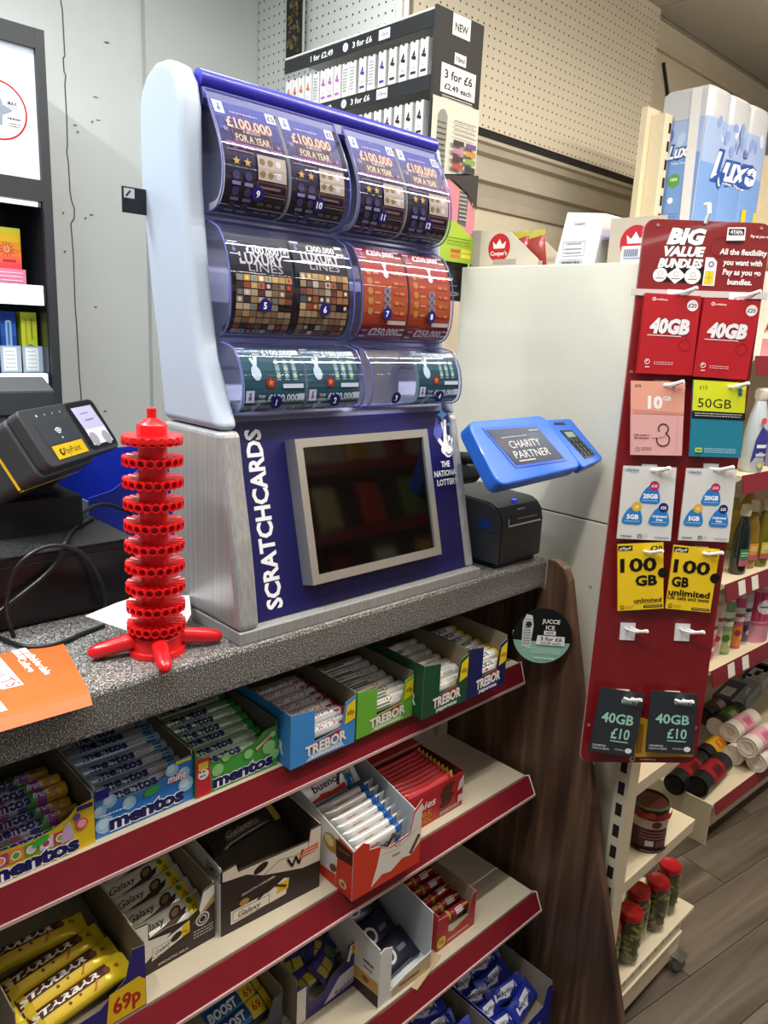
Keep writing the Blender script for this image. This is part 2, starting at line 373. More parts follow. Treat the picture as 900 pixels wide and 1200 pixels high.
# ================================================================== the counter
T = 1.145          # top of the counter
def granite():
    m, nt, b = new_mat('speckled_laminate'); v = coords(nt)
    n1 = nt.nodes.new('ShaderNodeTexNoise'); n1.inputs['Scale'].default_value = 520; n1.inputs['Detail'].default_value = 2; nt.links.new(v, n1.inputs['Vector'])
    n2 = nt.nodes.new('ShaderNodeTexNoise'); n2.inputs['Scale'].default_value = 9; nt.links.new(v, n2.inputs['Vector'])
    r = ramp(nt, [(.36, '#302e2c'), (.47, '#625f5b'), (.55, '#75726e'), (.66, '#d4d2ce')]); nt.links.new(n1.outputs['Fac'], r.inputs[0])
    nt.links.new(r.outputs[0], b.inputs['Base Color']); b.inputs['Roughness'].default_value = .32
    return m
ct = B().prism([(.856, 1.083), (.851, 1.087), (.85, 1.095), (.85, T-.007), (.852, T-.002), (.857, T), (1.5, T), (1.5, 1.083)], 'x', -.75, 1.309, granite()).obj('counter')
tag(ct, 'grey speckled laminate counter top running under the ticket dispenser', 'counter')
WD = wood_mat('#33231a', '#573f2f', '#80624c', 2, 2.2, .42, 0, .05)
wp = [(1.45, 0), (.508, 0), (.567, .222), (.612, .385), (.659, .558), (.722, .81), (.776, 1.03), (.795, 1.11), (.808, 1.135), (.83, 1.146), (.849, 1.146), (.849, 1.082), (1.45, 1.082)]
o = B().prism(wp, 'x', 1.312, 1.336, WD).obj('end_panel', bevel=.004); tag(o, 'dark walnut end panel closing the right end of the counter', 'panel')
# the shelving under the counter
su = thing('shelving_unit', 'cream shelving unit with red price strips under the counter', 'shelves', (0, 1.1, 0))
SW = M('#c6baa2', .4, 0, .03); BP = M('#b9b09f', .5)
B().box(-.75, 1.29, -.012, 0, 0, 1.08, BP).obj('back_panel', su)
B().box(-.75, 1.29, -.35, -.013, 0, .1, BP).obj('plinth', su)
for x in (-.1, 1.265): B().box(x, x+.03, -.03, -.0125, .1, 1.08, SW).obj('upright', su)
SH = [(.909, .879, (.878, .910), (.863, .867)), (.659, .838, (.830, .661), (.809, .624)), (.395, .789, (.781, .397), (.763, .360)), (.125, .745, (.737, .127), (.722, .09))]
for z, yf, s0, s1 in SH:
    sh = B().prism([(-.0125, z), (yf-1.1, z), (yf-1.1, z-.012), (yf-1.085, z-.022), (-.0125, z-.022)], 'x', -.75, 1.29, SW).obj('shelf', su)
    st = B().prism([(s0[0]-1.1, s0[1]), (s1[0]-1.1, s1[1]), (s1[0]-1.097, s1[1]-.002), (s0[0]-1.096, s0[1]-.002)], 'x', -.75, 1.291, RED).obj('ticket_strip', sh)
    ec = B().prism([(s0[0]-1.1, s0[1]+.001), (s1[0]-1.1, s1[1]-.001), (s1[0]-1.09, s1[1]-.003), (s0[0]-1.09, s0[1]-.004)], 'x', 1.2912, 1.2945, WHITE).obj('end_cap', sh)
    B().prism([(s1[0]-1.1015, s1[1]+.003), (s1[0]-1.1015, s1[1]-.002), (s1[0]-1.094, s1[1]-.003), (s1[0]-1.0955, s1[1]+.0028)], 'x', -.75, 1.2905, M('#c9a7a4', .25)).obj('strip_lip', sh)

# ================================================================== scratchcard dispenser
D = thing('ticket_dispenser', 'tall silver and navy ticket dispenser with twelve clear bins on the counter', 'dispenser', (.83, .95, T))
def L(p): return (p[0]-.95, p[1]-T)          # (y,z) of the world to the dispenser
NAVY = M('#171759', .38, 0, .03); BLUE = M('#2a2aa8', .3, 0, .03, .4)
SATIN = M('#b3becd', .45, 0, .02); BRUSH, nt, b = new_mat('brushed_aluminium')
v = coords(nt, (300, 300, 3)); nz = nt.nodes.new('ShaderNodeTexNoise'); nz.inputs['Scale'].default_value = 1; nt.links.new(v, nz.inputs['Vector'])
r_ = ramp(nt, [(.3, '#a9abad'), (.7, '#c6c6c4')]); nt.links.new(nz.outputs['Fac'], r_.inputs[0]); nt.links.new(r_.outputs[0], b.inputs['Base Color'])
b.inputs['Metallic'].default_value = .45; b.inputs['Roughness'].default_value = .36
front = [(.857, 1.164), (.869, 1.244), (.878, 1.294), (.897, 1.377), (.909, 1.442), (.934, 1.491), (.960, 1.542), (.973, 1.604), (.985, 1.672), (.993, 1.731), (.998, 1.774), (.999, 1.831), (1.000, 1.872), (1.008, 1.904), (1.023, 1.923), (1.045, 1.932)]
back = [(1.071, 1.933), (1.097, 1.922), (1.113, 1.906), (1.121, 1.883), (1.122, 1.786), (1.117, 1.739), (1.099, 1.630), (1.084, 1.561), (1.071, 1.478), (1.066, 1.442), (1.027, 1.164)]
lowp = [L(p) for p in front[:5]]+[L((1.066, 1.442)), L((1.027, 1.164))]
upp = [L((p[0], p[1]+(.0012 if i == 0 else 0))) for i, p in enumerate(front[4:])]+[L(p) for p in back[:-2]]+[L((1.066, 1.4432))]
for x0, x1 in ((-.263, -.227), (.247, .269)):
    if x0 > 0:
        lowp = [(.872+.2466*(z+T-1.156)-.004-.95 if i < 5 else y, z) for i, (y, z) in enumerate(lowp)]; off = [.029, .022, .014, .010, .009, .008, .008, .008, .008, .008, .008, .006, .003]; upp = [(y+(off[i] if i < 13 else 0), z) for i, (y, z) in enumerate(upp)]
    B().prism(lowp, 'x', x0, x1, BRUSH).obj('lower_side_panel', D, bevel=.008, seg=3)
    B().prism(upp, 'x', x0, x1, SATIN).obj('upper_side_panel', D, bevel=.012, seg=4, smooth=True, auto=.7)
B().box(-.263, .269, .856-.95, 1.05-.95, 0, .019, BRUSH).obj('base', D, bevel=.002)
# back body and header tube
body = [(.885, 1.164), (.958, 1.456), (.995, 1.50), (1.02, 1.66), (1.045, 1.74), (1.052, 1.905), (1.09, 1.905), (1.09, 1.74), (1.055, 1.45), (1.02, 1.164)]
B().prism([L(p) for p in body], 'x', -.2268, .2468, M('#a4a6c0', .35)).obj('back_body', D)
B().cyl((-.227, 1.018-.95, 1.911-T), (.247, 1.018-.95, 1.911-T), .0125, .0125, BLUE, 20).obj('header_tube', D, smooth=True, auto=.8)
B().prism([L(p) for p in [(1.008, 1.899), (1.004, 1.885), (1.01, 1.876), (1.05, 1.88), (1.05, 1.9)]], 'x', -.226, .246, M('#3c3c7e', .35)).obj('header_ledge', D)
PU, PV = Vector((1, 0, 0)), Vector((0, .2395, .971)); PO = Vector((.604-.83, .872-.95, 1.156-T)); PN = PU.cross(PV)
fp = B().frame_prism(PO, PU, PV, [(0, .010), (.4725, .010), (.4725, .303), (0, .303)], -.012, 0, NAVY).obj('front_panel', D)
pr = Print(plane(PO, PU, PV))
pr.text('SCRATCHCARDS', .0385, .157, .0275, '#f2f2f4', w=.268, bold=.035, rot=PI/2)
pr.build('lettering', fp); pr = Print(plane(PO, PU, PV))
LB, PBL = '#58a0d8', '#5a62b8'
pr.star(.456-.0, .2955, .0145, LB, 4, .42)
pr.poly([(.427, .262), (.432, .275), (.437, .288), (.441, .292), (.446, .278), (.455, .266), (.445, .252), (.437, .243)], PBL)
pr.star(.4785, .277, .0135, LB, 4, .42)
W_ = '#f4f4f6'; K_ = '#15154e'
def finger(x0, y0, x1, y1, wd, c): pr.line([(x0, y0), (x1, y1)], wd, c); pr.circ(x1, y1, wd/2, c, 12); pr.circ(x0, y0, wd/2, c, 12)
finger(.4640, .2420, .4535, .2790, .0078, W_); finger(.4540, .2400, .4610, .2830, .0098, K_); finger(.4540, .2400, .4610, .2830, .0076, W_)
pr.circ(.4600, .2325, .0140, W_, 22, .0165, .1); finger(.4530, .2330, .4405, .2490, .0082, W_); pr.circ(.4500, .2310, .0080, W_, 14)
for x, y in ((.4675, .2480), (.4755, .2440)): pr.circ(x, y, .0056, K_, 16, .0105); pr.circ(x, y, .0044, W_, 16, .0090); pr.circ(x, y-.0035, .0019, K_, 10, .0038)
pr.line([(.4540, .2270), (.4580, .2225), (.4630, .2212), (.4680, .2232), (.4705, .2270)], .0018, K_)
for i, (t, wd) in enumerate((('THE', .0235), ('NATIONAL', .066), ('LOTTERY', .056))): pr.text(t, .4485 if i else .4485, .2050-i*.0163, .0108, W_, w=wd, bold=.035)
pr.build('lottery_emblem', fp)
# framed screen that stands proud of the panel
u0, u1, v0, v1, pt = .095, .385, .048, .270, .026
fr = B(); bw = .0135; AL = M('#c9c7c0', .32, .7, .02)
for q in ([(u0, v0), (u1, v0), (u1-bw, v0+bw), (u0+bw, v0+bw)], [(u1, v0), (u1, v1), (u1-bw, v1-bw), (u1-bw, v0+bw)], [(u1, v1), (u0, v1), (u0+bw, v1-bw), (u1-bw, v1-bw)], [(u0, v1), (u0, v0), (u0+bw, v0+bw), (u0+bw, v1-bw)]):
    fr.frame_prism(PO, PU, PV, q, 0, pt, AL)
sf = fr.obj('screen_frame', D)
B().frame_prism(PO, PU, PV, [(u0+bw, v0+bw), (u1-bw, v0+bw), (u1-bw, v1-bw), (u0+bw, v1-bw)], .002, pt-.005, M('#060606', .05, 0, 0, 0, 0, 40, .45)).obj('screen_glass', sf)
# clear bins: two doubles in each of three rows
R1 = [(1.008, 1.897), (.990, 1.868), (.972, 1.835), (.962, 1.805), (.962, 1.772), (.972, 1.750), (.986, 1.741), (1.010, 1.737)]
R2 = [(1.005, 1.728), (.972, 1.716), (.951, 1.680), (.943, 1.640), (.945, 1.600), (.957, 1.577), (.975, 1.570)]
R3 = [(.968, 1.561), (.935, 1.555), (.916, 1.525), (.911, 1.495), (.916, 1.473), (.932, 1.465), (.955, 1.464)]
class Prof:
    def __init__(s, pts, n=20):
        # smooth the outline, then measure it from the bottom up
        P = [Vector((p[0], p[1])) for p in pts][::-1]; out = []
        for i in range(len(P)-1):
            a, b_, c, d = P[max(i-1, 0)], P[i], P[i+1], P[min(i+2, len(P)-1)]
            for k in range(4):
                t = k/4; out.append(.5*((2*b_)+(c-a)*t+(2*a-5*b_+4*c-d)*t*t+(3*b_-a-3*c+d)*t*t*t))
        out.append(P[-1]); s.P = out; s.s = [0]
        for a, b_ in zip(out, out[1:]): s.s.append(s.s[-1]+(b_-a).length)
        s.len = s.s[-1]
    def at(s, v, h):
        v = min(max(v, 0), s.len-1e-6); i = max(j for j in range(len(s.s)-1) if s.s[j] <= v)
        a, b_ = s.P[i], s.P[i+1]; d = (b_-a).normalized(); p = a+d*(v-s.s[i]); n = Vector((-d.y, d.x))
        return p+n*h
def bin_cover(prof, x0, x1, nums):
    p = Prof(prof); b = B(); n = len(p.P)
    vs_ = [(x, q.x-.95, q.y-T) for x in (x0, x1) for q in p.P]
    b.add(vs_, [(i, i+1, n+i+1, n+i) for i in range(n-1)], CLEARB)
    yb = p.P[-1].x+.012
    for x in (x0, x1):
        b.add([(x, q.x-.95, q.y-T) for q in p.P]+[(x, yb-.95, p.P[-1].y-T), (x, yb-.95, p.P[0].y-T)], [tuple(range(n+2))], CLEARB)
    o = b.obj('bin_cover', D, smooth=True, auto=.6)
    rim = B(); RM = M('#6668b4', .2, 0, .02, .5)
    for x in (x0, x1): rim.tube([(x, q.x-.95, q.y-T) for q in p.P[::2]], .0012, RM, 6)
    rim.tube([(x0, p.P[0].x-.95, p.P[0].y-T), (x1, p.P[0].x-.95, p.P[0].y-T)], .0022, RM, 6)
    rim.tube([(x0, p.P[-1].x-.95, p.P[-1].y-T), (x1, p.P[-1].x-.95, p.P[-1].y-T)], .0022, RM, 6)
    rim.obj('bin_rim', o)
    for num, x in nums:
        f = lambda u, v, h, x=x, p=p: (x+u, p.at(vb+v, h).x-.95, p.at(vb+v, h).y-T)
        vb = p.len*.30
        g = Print(f, .0012); g.circ(0, 0, .0102, '#1a1a70', 20); g.text(str(num), 0, 0, .0092, '#ffffff', bold=.03); g.build('number_badge', o)
    return p
XL0, XL1, XR0, XR1 = -.2225, .006, .024, .242
CXS = [(-.168, -.109), (-.056, .053)]
cols = {'a': (-.218, -.112), 'b': (-.106, -.002), 'c': (.029, .129), 'd': (.135, .238)}
mid = {k: (v[0]+v[1])/2 for k, v in cols.items()}
PR = []
for prof, (n0, n1, n2, n3) in ((R1, (9, 10, 11, 12)), (R2, (5, 6, 7, 8)), (R3, (1, 2, 3, 4))):
    p = bin_cover(prof, XL0, XL1, [(n0, mid['a']), (n1, mid['b'])]); bin_cover(prof, XR0, XR1, [(n2, mid['c']), (n3, mid['d'])]); PR.append(p)
# the cards behind the covers
def tickets(num, col, p, draw, label, back='#c9c4bd', vlo=.03, vhi=.94, deep=.010):
    x0, x1 = cols[col]; xc = mid[col]; w_ = x1-x0; b = B(); NN = 18; l0, l1 = p.len*vlo, p.len*vhi
    t = thing('ticket_stack', label, 'tickets', (xc+.83, p.at(p.len*.5, 0).x, p.at(p.len*.5, 0).y), 0, 'printed tickets in the dispenser bins')
    cy, cz = t.location.y, t.location.z
    fr_ = []; bk = []
    for i in range(NN+1):
        v = l0+(l1-l0)*i/NN; a = p.at(v, -.003); c = p.at(v, -.003-deep*(1-.5*i/NN)); fr_.append((a.x-cy, a.y-cz)); bk.append((c.x-cy, c.y-cz))
    vs_ = [(x, q[0], q[1]) for x in (-w_/2, w_/2) for q in fr_]+[(x, q[0], q[1]) for x in (-w_/2, w_/2) for q in bk]; m = NN+1
    fs = [(i, i+1, m+i+1, m+i) for i in range(NN)]+[(2*m+i, 3*m+i, 3*m+i+1, 2*m+i+1) for i in range(NN)]
    fs += [(i, 2*m+i, 2*m+i+1, i+1) for i in range(NN)]+[(m+i, m+i+1, 3*m+i+1, 3*m+i) for i in range(NN)]+[(0, m, 3*m, 2*m), (NN, 2*m+NN, 3*m+NN, m+NN)]
    b.add(vs_, fs, M(back, .55)); b.obj('card_stack', t)
    f = lambda u, v, h: (u-w_/2, p.at(l0+v, h-.003).x-cy, p.at(l0+v, h-.003).y-cz)
    g = Print(f, .0003, .00003); draw(g, w_, l1-l0); g.build('card_print', t)
def nl_tag(g, x, y, s):
    g.rect(x, y, x+s, y+s*1.25, '#e9e7ee'); g.circ(x+s*.5, y+s*.45, s*.2, '#6d6a9c', 10); g.line([(x+s*.45, y+s*.5), (x+s*.62, y+s*1.05)], s*.12, '#6d6a9c'); g.line([(x+s*.6, y+s*.5), (x+s*.4, y+s*1.0)], s*.1, '#6d6a9c')
def draw_year(g, w, l):
    for k, c in enumerate(('#1d1426', '#20172b', '#251a36', '#2a2350', '#2f3272', '#3a4590')):
        a, b_ = (0, .36, .5, .62, .74, .86)[k], (.36, .5, .62, .74, .86, 1)[k]; g.rect(0, l*a, w, l*b_, c, 6)
    r = random.Random(3)
    for i in range(26):
        x, y = r.uniform(.03, .97)*w, r.uniform(.6, .97)*l; g.circ(x, y, r.uniform(.0015, .0045), r.choice(['#3f5cae', '#4a3f8e', '#5b4a9c', '#2b2d6d']), 8)
    nl_tag(g, .002, l*.885, .016); g.rect(w-.017, l*.90, w-.001, l*.99, '#e9e7ee'); g.text('£5', w-.009, l*.945, .009, '#2a2350', bold=.03, maxw=.013)
    g.scribble(w*.25, l*.905, w*.68, l*.925, 1, '#c9a9b8', .002); g.text('£100,000', w*.5, l*.825, .0165, '#f0b48c', w=w*.72, bold=.03, out=('#4c2440', .035))
    g.rect(w*.2, l*.665, w*.80, l*.775, '#1c1238', 2); g.border(w*.2, l*.665, w*.80, l*.775, .0009, '#c58b84'); g.text('A MONTH', w*.5, l*.757, .0045, '#d8b8a6'); g.text('FOR A YEAR', w*.5, l*.70, .0105, '#d9bb8c', w=w*.54, bold=.02)
    g.star(w*.1, l*.75, .006, '#8a7a9c', 5); g.star(w*.9, l*.68, .005, '#8a6a9c', 5)
    g.rect(w*.06, l*.635, w*.95, l*.65, '#8e5a86', 1); g.rect(w*.1, l*.612, w*.86, l*.622, '#7a4a72', 1)
    g.border(w*.05, l*.06, w*.45, l*.585, .0009, '#b58f78')
    for i in (0, 1): g.star(w*(.17+.17*i), l*.505, .0065, '#d8a94e', 5)
    for j in range(3):
        for i in (0, 1): g.circ(w*(.16+.19*i), l*(.405-.115*j), .006, '#4a3f63', 10); g.rect(w*(.10+.19*i), l*(.335-.115*j), w*(.23+.19*i), l*(.36-.115*j), '#8b90b8')
    g.rect(w*.50, l*.40, w*.96, l*.585, '#bfae93', 2)
    for j in range(2):
        for i in range(3): g.circ(w*(.57+.13*i), l*(.535-.09*j), .0048, '#8c7440' if i < 2 else '#d8d2c4', 10)
    g.border(w*.49, l*.31, w*.96, l*.385, .0007, '#a06a58'); g.rect(w*.52, l*.34, w*.86, l*.356, '#8e6a5c')
    g.border(w*.49, l*.06, w*.96, l*.29, .0009, '#b58f78')
    for j in range(2):
        for i in range(3): g.rect(w*(.53+.14*i), l*(.21-.08*j), w*(.63+.14*i), l*(.235-.08*j), '#7c6858')
    g.rect(w*.10, l*.015, w*.85, l*.03, '#8a5c54')
def draw_lux(g, w, l):
    g.rect(0, 0, w, l, '#17141c', 12); nl_tag(g, .002, l*.86, .016); g.rect(w-.016, l*.88, w-.001, l*.985, '#e9e7e2'); g.text('£3', w-.0085, l*.93, .009, '#222222', bold=.03)
    g.text('£300,000', w*.55, l*.925, .011, '#e8e4da', w=w*.54, bold=.03); g.text('LUXURY', w*.51, l*.83, .0165, '#cfcac0', w=w*.72, bold=.035); g.text('LINES', w*.56, l*.745, .0125, '#b9b3a8', w=w*.56, bold=.0)
    r = random.Random(int(w*1e5)+5)
    C_ = ['#8a6f4c', '#a98a5c', '#3a3038', '#6a2f2c', '#3c5560', '#c9b694', '#7a5a40', '#2b2a33', '#96502f', '#b8a37c']
    for j in range(9):
        for i in range(8):
            x, y = w*.05+i*w*.114, l*.06+j*l*.068
            c = r.choice(C_) if i < 6 else r.choice(['#8a4a30', '#a87444', '#5a3024'])
            if j in (2, 3, 8): c = r.choice(['#a9895c', '#8d7048', '#b79a6a'])
            if j == 4 and i > 5: c = '#1a1720'
            g.rect(x, y, x+w*.104, y+l*.058, c)
            if r.random() < .4 and j not in (2, 3): g.circ(x+w*.052, y+l*.029, w*.03, r.choice(['#d8d4cc', '#b33a34', '#e0b85a', '#4a8aa0', '#e9dfc8']), 8)
    g.rect(w*.06, l*.012, w*.9, l*.03, '#6f6250')
def draw_quart(g, w, l):
    for k in range(6): g.rect(0, l*k/6, w, l*(k+1)/6, ['#8f2016', '#a83a1a', '#b85424', '#b4481f', '#a62f1a', '#8f1a1c'][k], 3)
    g.rect(0, l*.88, w, l, '#9c1a22', 2); nl_tag(g, .002, l*.86, .015); g.rect(w-.015, l*.895, w-.001, l*.985, '#e9e7e2'); g.text('£2', w-.008, l*.94, .008, '#552222', bold=.03)
    g.text('£250,000', w*.53, l*.935, .0125, '#fff6f0', w=w*.62, bold=.03)
    for j in range(5):
        g.circ(w*.14, l*(.72-.095*j), .006, '#c98a48', 12); g.rect(w*.24, l*(.70-.095*j), w*.36, l*(.72-.095*j), '#d8956a')
    for j in range(4): g.circ(w*.52, l*(.54-.075*j), .0085, '#8d8c94', 10, .0062, .4); g.circ(w*.52, l*(.54-.075*j), .004, '#5c5560', 8)
    g.circ(w*.52, l*.70, .006, '#e8d8d0', 10); g.line([(w*.50, l*.72), (w*.56, l*.82)], .004, '#e8d8d0'); g.line([(w*.55, l*.72), (w*.49, l*.81)], .004, '#e8d8d0')
    for j in range(5):
        for i in range(2): g.rect(w*(.68+.13*i), l*(.70-.095*j), w*(.78+.13*i), l*(.73-.095*j), '#d9824a' if (i+j) % 2 else '#c46a3a')
    g.rect(w*.55, l*.22, w*.97, l*.26, '#e6d8c8'); g.rect(0, 0, w, l*.205, '#8f1519', 3); g.text('£250,000', w*.52, l*.14, .014, '#f6e9e4', w=w*.66, bold=.03); g.rect(w-.014, l*.10, w-.001, l*.18, '#e9e7e2')
    nl_tag(g, .002, l*.07, .012)
def draw_top(g, w, l):
    g.rect(0, 0, w, l, '#1f4f57', 10)
    for base in (.44, -.10):
        y = lambda q: l*(base+q*.55)
        nl_tag(g, .002, y(.80), .014)
        g.text('£100,000', w*.63, y(.89), .0105, '#e4efe9', w=w*.52, bold=.03, out=('#173a44', .03)); g.rect(w-.013, y(.83), w-.001, y(.97), '#dfe6e2'); g.text('TOP', w*.27, y(.92), .0045, '#dfe9e2', bold=.02); g.text('PRIZE', w*.27, y(.83), .0035, '#dfe9e2', bold=.02)
        if base > 0 or True:
            for j in range(3):
                for i in range(3): g.circ(w*(.56+.14*i), y(.66-.15*j), .0042, '#8fb3aa' if (i+j) % 2 else '#b9c7a0', 8); g.rect(w*(.52+.14*i), y(.57-.15*j), w*(.60+.14*i), y(.59-.15*j), '#a9c0b4')
            g.circ(w*.2, y(.42), .008, '#cfe0da', 12, .0115, .2); g.line([(w*.19, y(.5)), (w*.24, y(.78))], .006, '#cfe0da'); g.line([(w*.22, y(.5)), (w*.15, y(.74))], .005, '#cfe0da')
            g.circ(w*.42, y(.22), .0085, '#8c2a1e', 14); g.star(w*.42, y(.22), .006, '#e08a4a', 5); g.rect(w*.62, y(.10), w*.97, y(.19), '#dfe6e2')
for col, num, pos in (('a', 9, 'leftmost'), ('b', 10, 'second from left'), ('c', 11, 'third from left'), ('d', 12, 'rightmost')):
    tickets(num, col, PR[0], draw_year, f'purple hundred thousand pound monthly tickets in bin {num}, {pos} of top row')
for col, num, d, lb in (('a', 5, draw_lux, 'black and gold tiled tickets in bin 5, left of middle row'), ('b', 6, draw_lux, 'black and gold tiled tickets in bin 6, above bin 2'), ('c', 7, draw_quart, 'red and orange tickets in bin 7 beside the black ones'), ('d', 8, draw_quart, 'red and orange tickets in bin 8, right end of middle row')):
    tickets(num, col, PR[1], d, lb, '#2a2730' if d is draw_lux else '#8a6a60', .03, .74 if col == 'a' else .82 if col == 'b' else .86)
for col, num, lb in (('a', 1, 'teal tickets in bin 1, left end of bottom row'), ('b', 2, 'teal tickets in bin 2 beside the empty bin gap'), ('d', 4, 'teal tickets in bin 4, right of the empty bin')):
    tickets(num, col, PR[2], draw_top, lb, '#8fa3a6', .03, .82)
o = B().box(mid['c']-.047, mid['c']+.047, .955-.95, .957-.95, 1.466-T, 1.556-T, M('#a9adba', .2, .6)).obj('bin_liner', D)
bk = B(); bk.box(-.30, -.264, 1.10-.95, 1.103-.95, 1.735-T, 1.77-T, BLACK); o = bk.obj('rear_flyer', D)
g = Print(faceY(-.30, 1.10-.95, 1.735-T)); g.rect(.002, .02, .018, .033, '#c9c7cf'); g.line([(.005, .022), (.012, .03)], .003, '#3c3a55'); g.build('flyer_print', o)
# ================================================================== things on the counter
def rrect(x0, y0, x1, y1, r, n=5):
    P = []
    for cx, cy, a0 in ((x1-r, y0+r, -PI/2), (x1-r, y1-r, 0), (x0+r, y1-r, PI/2), (x0+r, y0+r, PI)):
        P += [(cx+r*math.cos(a0+PI/2*i/n), cy+r*math.sin(a0+PI/2*i/n)) for i in range(n+1)]
    return P
def plane_uv(px, mat):
    o = mat.translation; N = mat.col[2].xyz; v = ray(*px); p = CAM+v*((o-CAM).dot(N)/v.dot(N)); d = p-o
    return d.dot(mat.col[0].xyz), d.dot(mat.col[1].xyz)
REDP = M('#e0181e', .28, 0, .03, .2)
# red lolly stand
S = thing('lolly_stand', 'bright red lolly stand with ten rings of tube holders on a starfish foot', 'stand', (.471, .914, T))
ft = B().lathe([(0, 0), (.038, 0), (.0385, .004), (.037, .008), (.0335, .009), (.033, .025), (.0315, .027), (0, .027)], REDP, n=28).obj('foot', S, smooth=True, auto=.7)
leg = B().lathe([(.0095, .024), (.0115, .034), (.0110, .060), (.0098, .080), (.0075, .087), (.004, .0905), (0, .0915)], REDP, n=12, ax='x').mesh('leg')
leg.polygons.foreach_set('use_smooth', [True]*len(leg.polygons))
for a in (165, 249, 340, 78):
    o = inst('leg', leg, S); o.location = (0, 0, .0255); o.rotation_euler = (0, math.radians(9.5), math.radians(a))
B().lathe([(.0182, .026), (.0182, .292), (.0195, .2925), (.0195, .3115), (.0185, .3135), (.0085, .3205), (.0062, .3215), (.0062, .333), (.005, .334), (0, .334)], REDP, n=28).obj('column', S, smooth=True, auto=.6)
rb = B(); NT = 21
for i in range(NT):
    a = 2*PI*i/NT; c, s_ = math.cos(a), math.sin(a); k = len(rb.v)
    r0, r1 = .0060, .0046
    rb.cyl((.0175*c, .0175*s_, 0), (.0385*c, .0385*s_, 0), .0045, r0, REDP, 10, False)
    rb.cyl((.030*c, .030*s_, 0), (.0385*c, .0385*s_, 0), r1*.85, r1, REDP, 10, False); rb.cyl((.0300*c, .0300*s_, 0), (.0302*c, .0302*s_, 0), r1*.86, r1*.86, REDP, 10, True)
    n_ = 10
    d = Vector((c, s_, 0)); a_ = d.orthogonal().normalized(); b_ = d.cross(a_); o_ = d*.0386
    vs_ = [o_+(a_*math.cos(2*PI*j/n_)+b_*math.sin(2*PI*j/n_))*r for r in (r0, r1) for j in range(n_)]
    rb.add(vs_, [(j, (j+1) % n_, n_+(j+1) % n_, n_+j) for j in range(n_)], REDP)
rm = rb.mesh('holder_ring')
for i, z in enumerate((.0395, .0675, .0955, .124, .1525, .181, .2095, .238, .2665)):
    o = inst('holder_ring', rm, S); o.location = (0, 0, z); o.rotation_euler = (0, 0, i*.07)
tp = B().lathe([(.0185, .005), (.0375, .0045), (.039, .002), (.0385, -.003), (.0185, -.005)], REDP, n=28)
o = tp.obj('top_ring', S, smooth=True, auto=.8); o.location = (0, 0, .2945)
o = inst('holder_ring', rm, S); o.location = (0, 0, .2935); o.rotation_euler = (0, 0, .65)
# white paper collar lying on the foot of the stand
pp = [at(87, 727, Z=T+.05), at(152, 700, Z=T+.045), at(236, 697, Z=T+.035), at(214, 738, Z=T+.028), at(180, 745, Z=T+.0275), at(152, 742, Z=T+.028)]
pb = B(); pts = [(p.x, p.y, p.z) for p in pp]; hole = [(.471+.0195*math.cos(2*PI*i/18), .914+.0195*math.sin(2*PI*i/18)) for i in range(18)]
outer = []
for h in hole:
    a = math.atan2(h[1]-.914, h[0]-.471); best = None
    for i in range(6):
        p, q = pts[i], pts[(i+1) % 6]; dx, dy = q[0]-p[0], q[1]-p[1]; ca, sa = math.cos(a), math.sin(a)
        den = ca*dy-sa*dx
        if abs(den) < 1e-9: continue
        t = ((p[0]-.471)*dy-(p[1]-.914)*dx)/den; s_ = ((p[0]-.471)*sa-(p[1]-.914)*ca)/den
        if t > 0 and -1e-6 <= s_ <= 1+1e-6 and (best is None or t < best[0]): best = (t, p[2]+(q[2]-p[2])*s_)
    t, z = best if best else (.05, T+.03); outer.append((.471+t*math.cos(a), .914+t*math.sin(a), z))
pb.add([(x, y, T+.0285) for x, y in hole]+outer, [(i, 18+i, 18+(i+1) % 18, (i+1) % 18) for i in range(18)], M('#f2f0ee', .6))
o = pb.obj('paper_sheet', solid=.0004); tag(o, 'white paper sheet threaded round the foot of the red lolly stand', 'paper')
# orange leaflet drooping over the counter edge
OR = M('#f2652a', .5)
q0, q1, q2, q3 = Vector((.13, .836)), Vector((.345, .834)), Vector((.380, 1.008)), Vector((.165, 1.05))
def leafz(y): return T+.0025-(max(0, .853-y)**1.5)*4
def lf(s_, t): p = (q0*(1-s_)+q1*s_)*(1-t)+(q3*(1-s_)+q2*s_)*t; return (p.x, p.y, leafz(p.y))
lo = B().surf(lf, 10, 14, OR).obj('leaflet', solid=.0006); tag(lo, 'orange college leaflet curling over the counter edge at far left', 'leaflet')
g = Print(lambda u, v, h: (u, v, leafz(v)+h), .0003)
def wp_(x, y): p = at(x, y, Z=T+.003); return p.x, p.y
def gtext(t, a, b_, h, col, bold=.02):
    p, q = wp_(*a), wp_(*b_); ln = math.hypot(q[0]-p[0], q[1]-p[1])
    g.text(t, (p[0]+q[0])/2, (p[1]+q[1])/2, h, col, w=ln, bold=bold, rot=math.atan2(q[1]-p[1], q[0]-p[0]))
g.poly([wp_(0, 770), wp_(28, 802), wp_(2, 808), wp_(-34, 776)], '#f0ebe6'); gtext('RESULTS', (-27, 776), (18, 803), .017, '#b0363e', .0)
g.poly([wp_(0, 821), wp_(9, 832), wp_(-6, 836), wp_(-20, 824)], '#f0ebe6')
for k in (0, 1):
    a, b_ = (13+9*k, 762.5-2*k), (21+9*k, 766.5-2*k)
    g.poly([wp_(a[0], a[1]), wp_(a[0]+8, a[1]-1.4), wp_(a[0]+13, a[1]+4), wp_(a[0]+5, a[1]+5.4)], '#f3e9e2')
    g.poly([wp_(a[0]+6, a[1]+6.2), wp_(a[0]+14, a[1]+4.8), wp_(a[0]+18, a[1]+9), wp_(a[0]+10, a[1]+10.4)], '#f3e9e2')
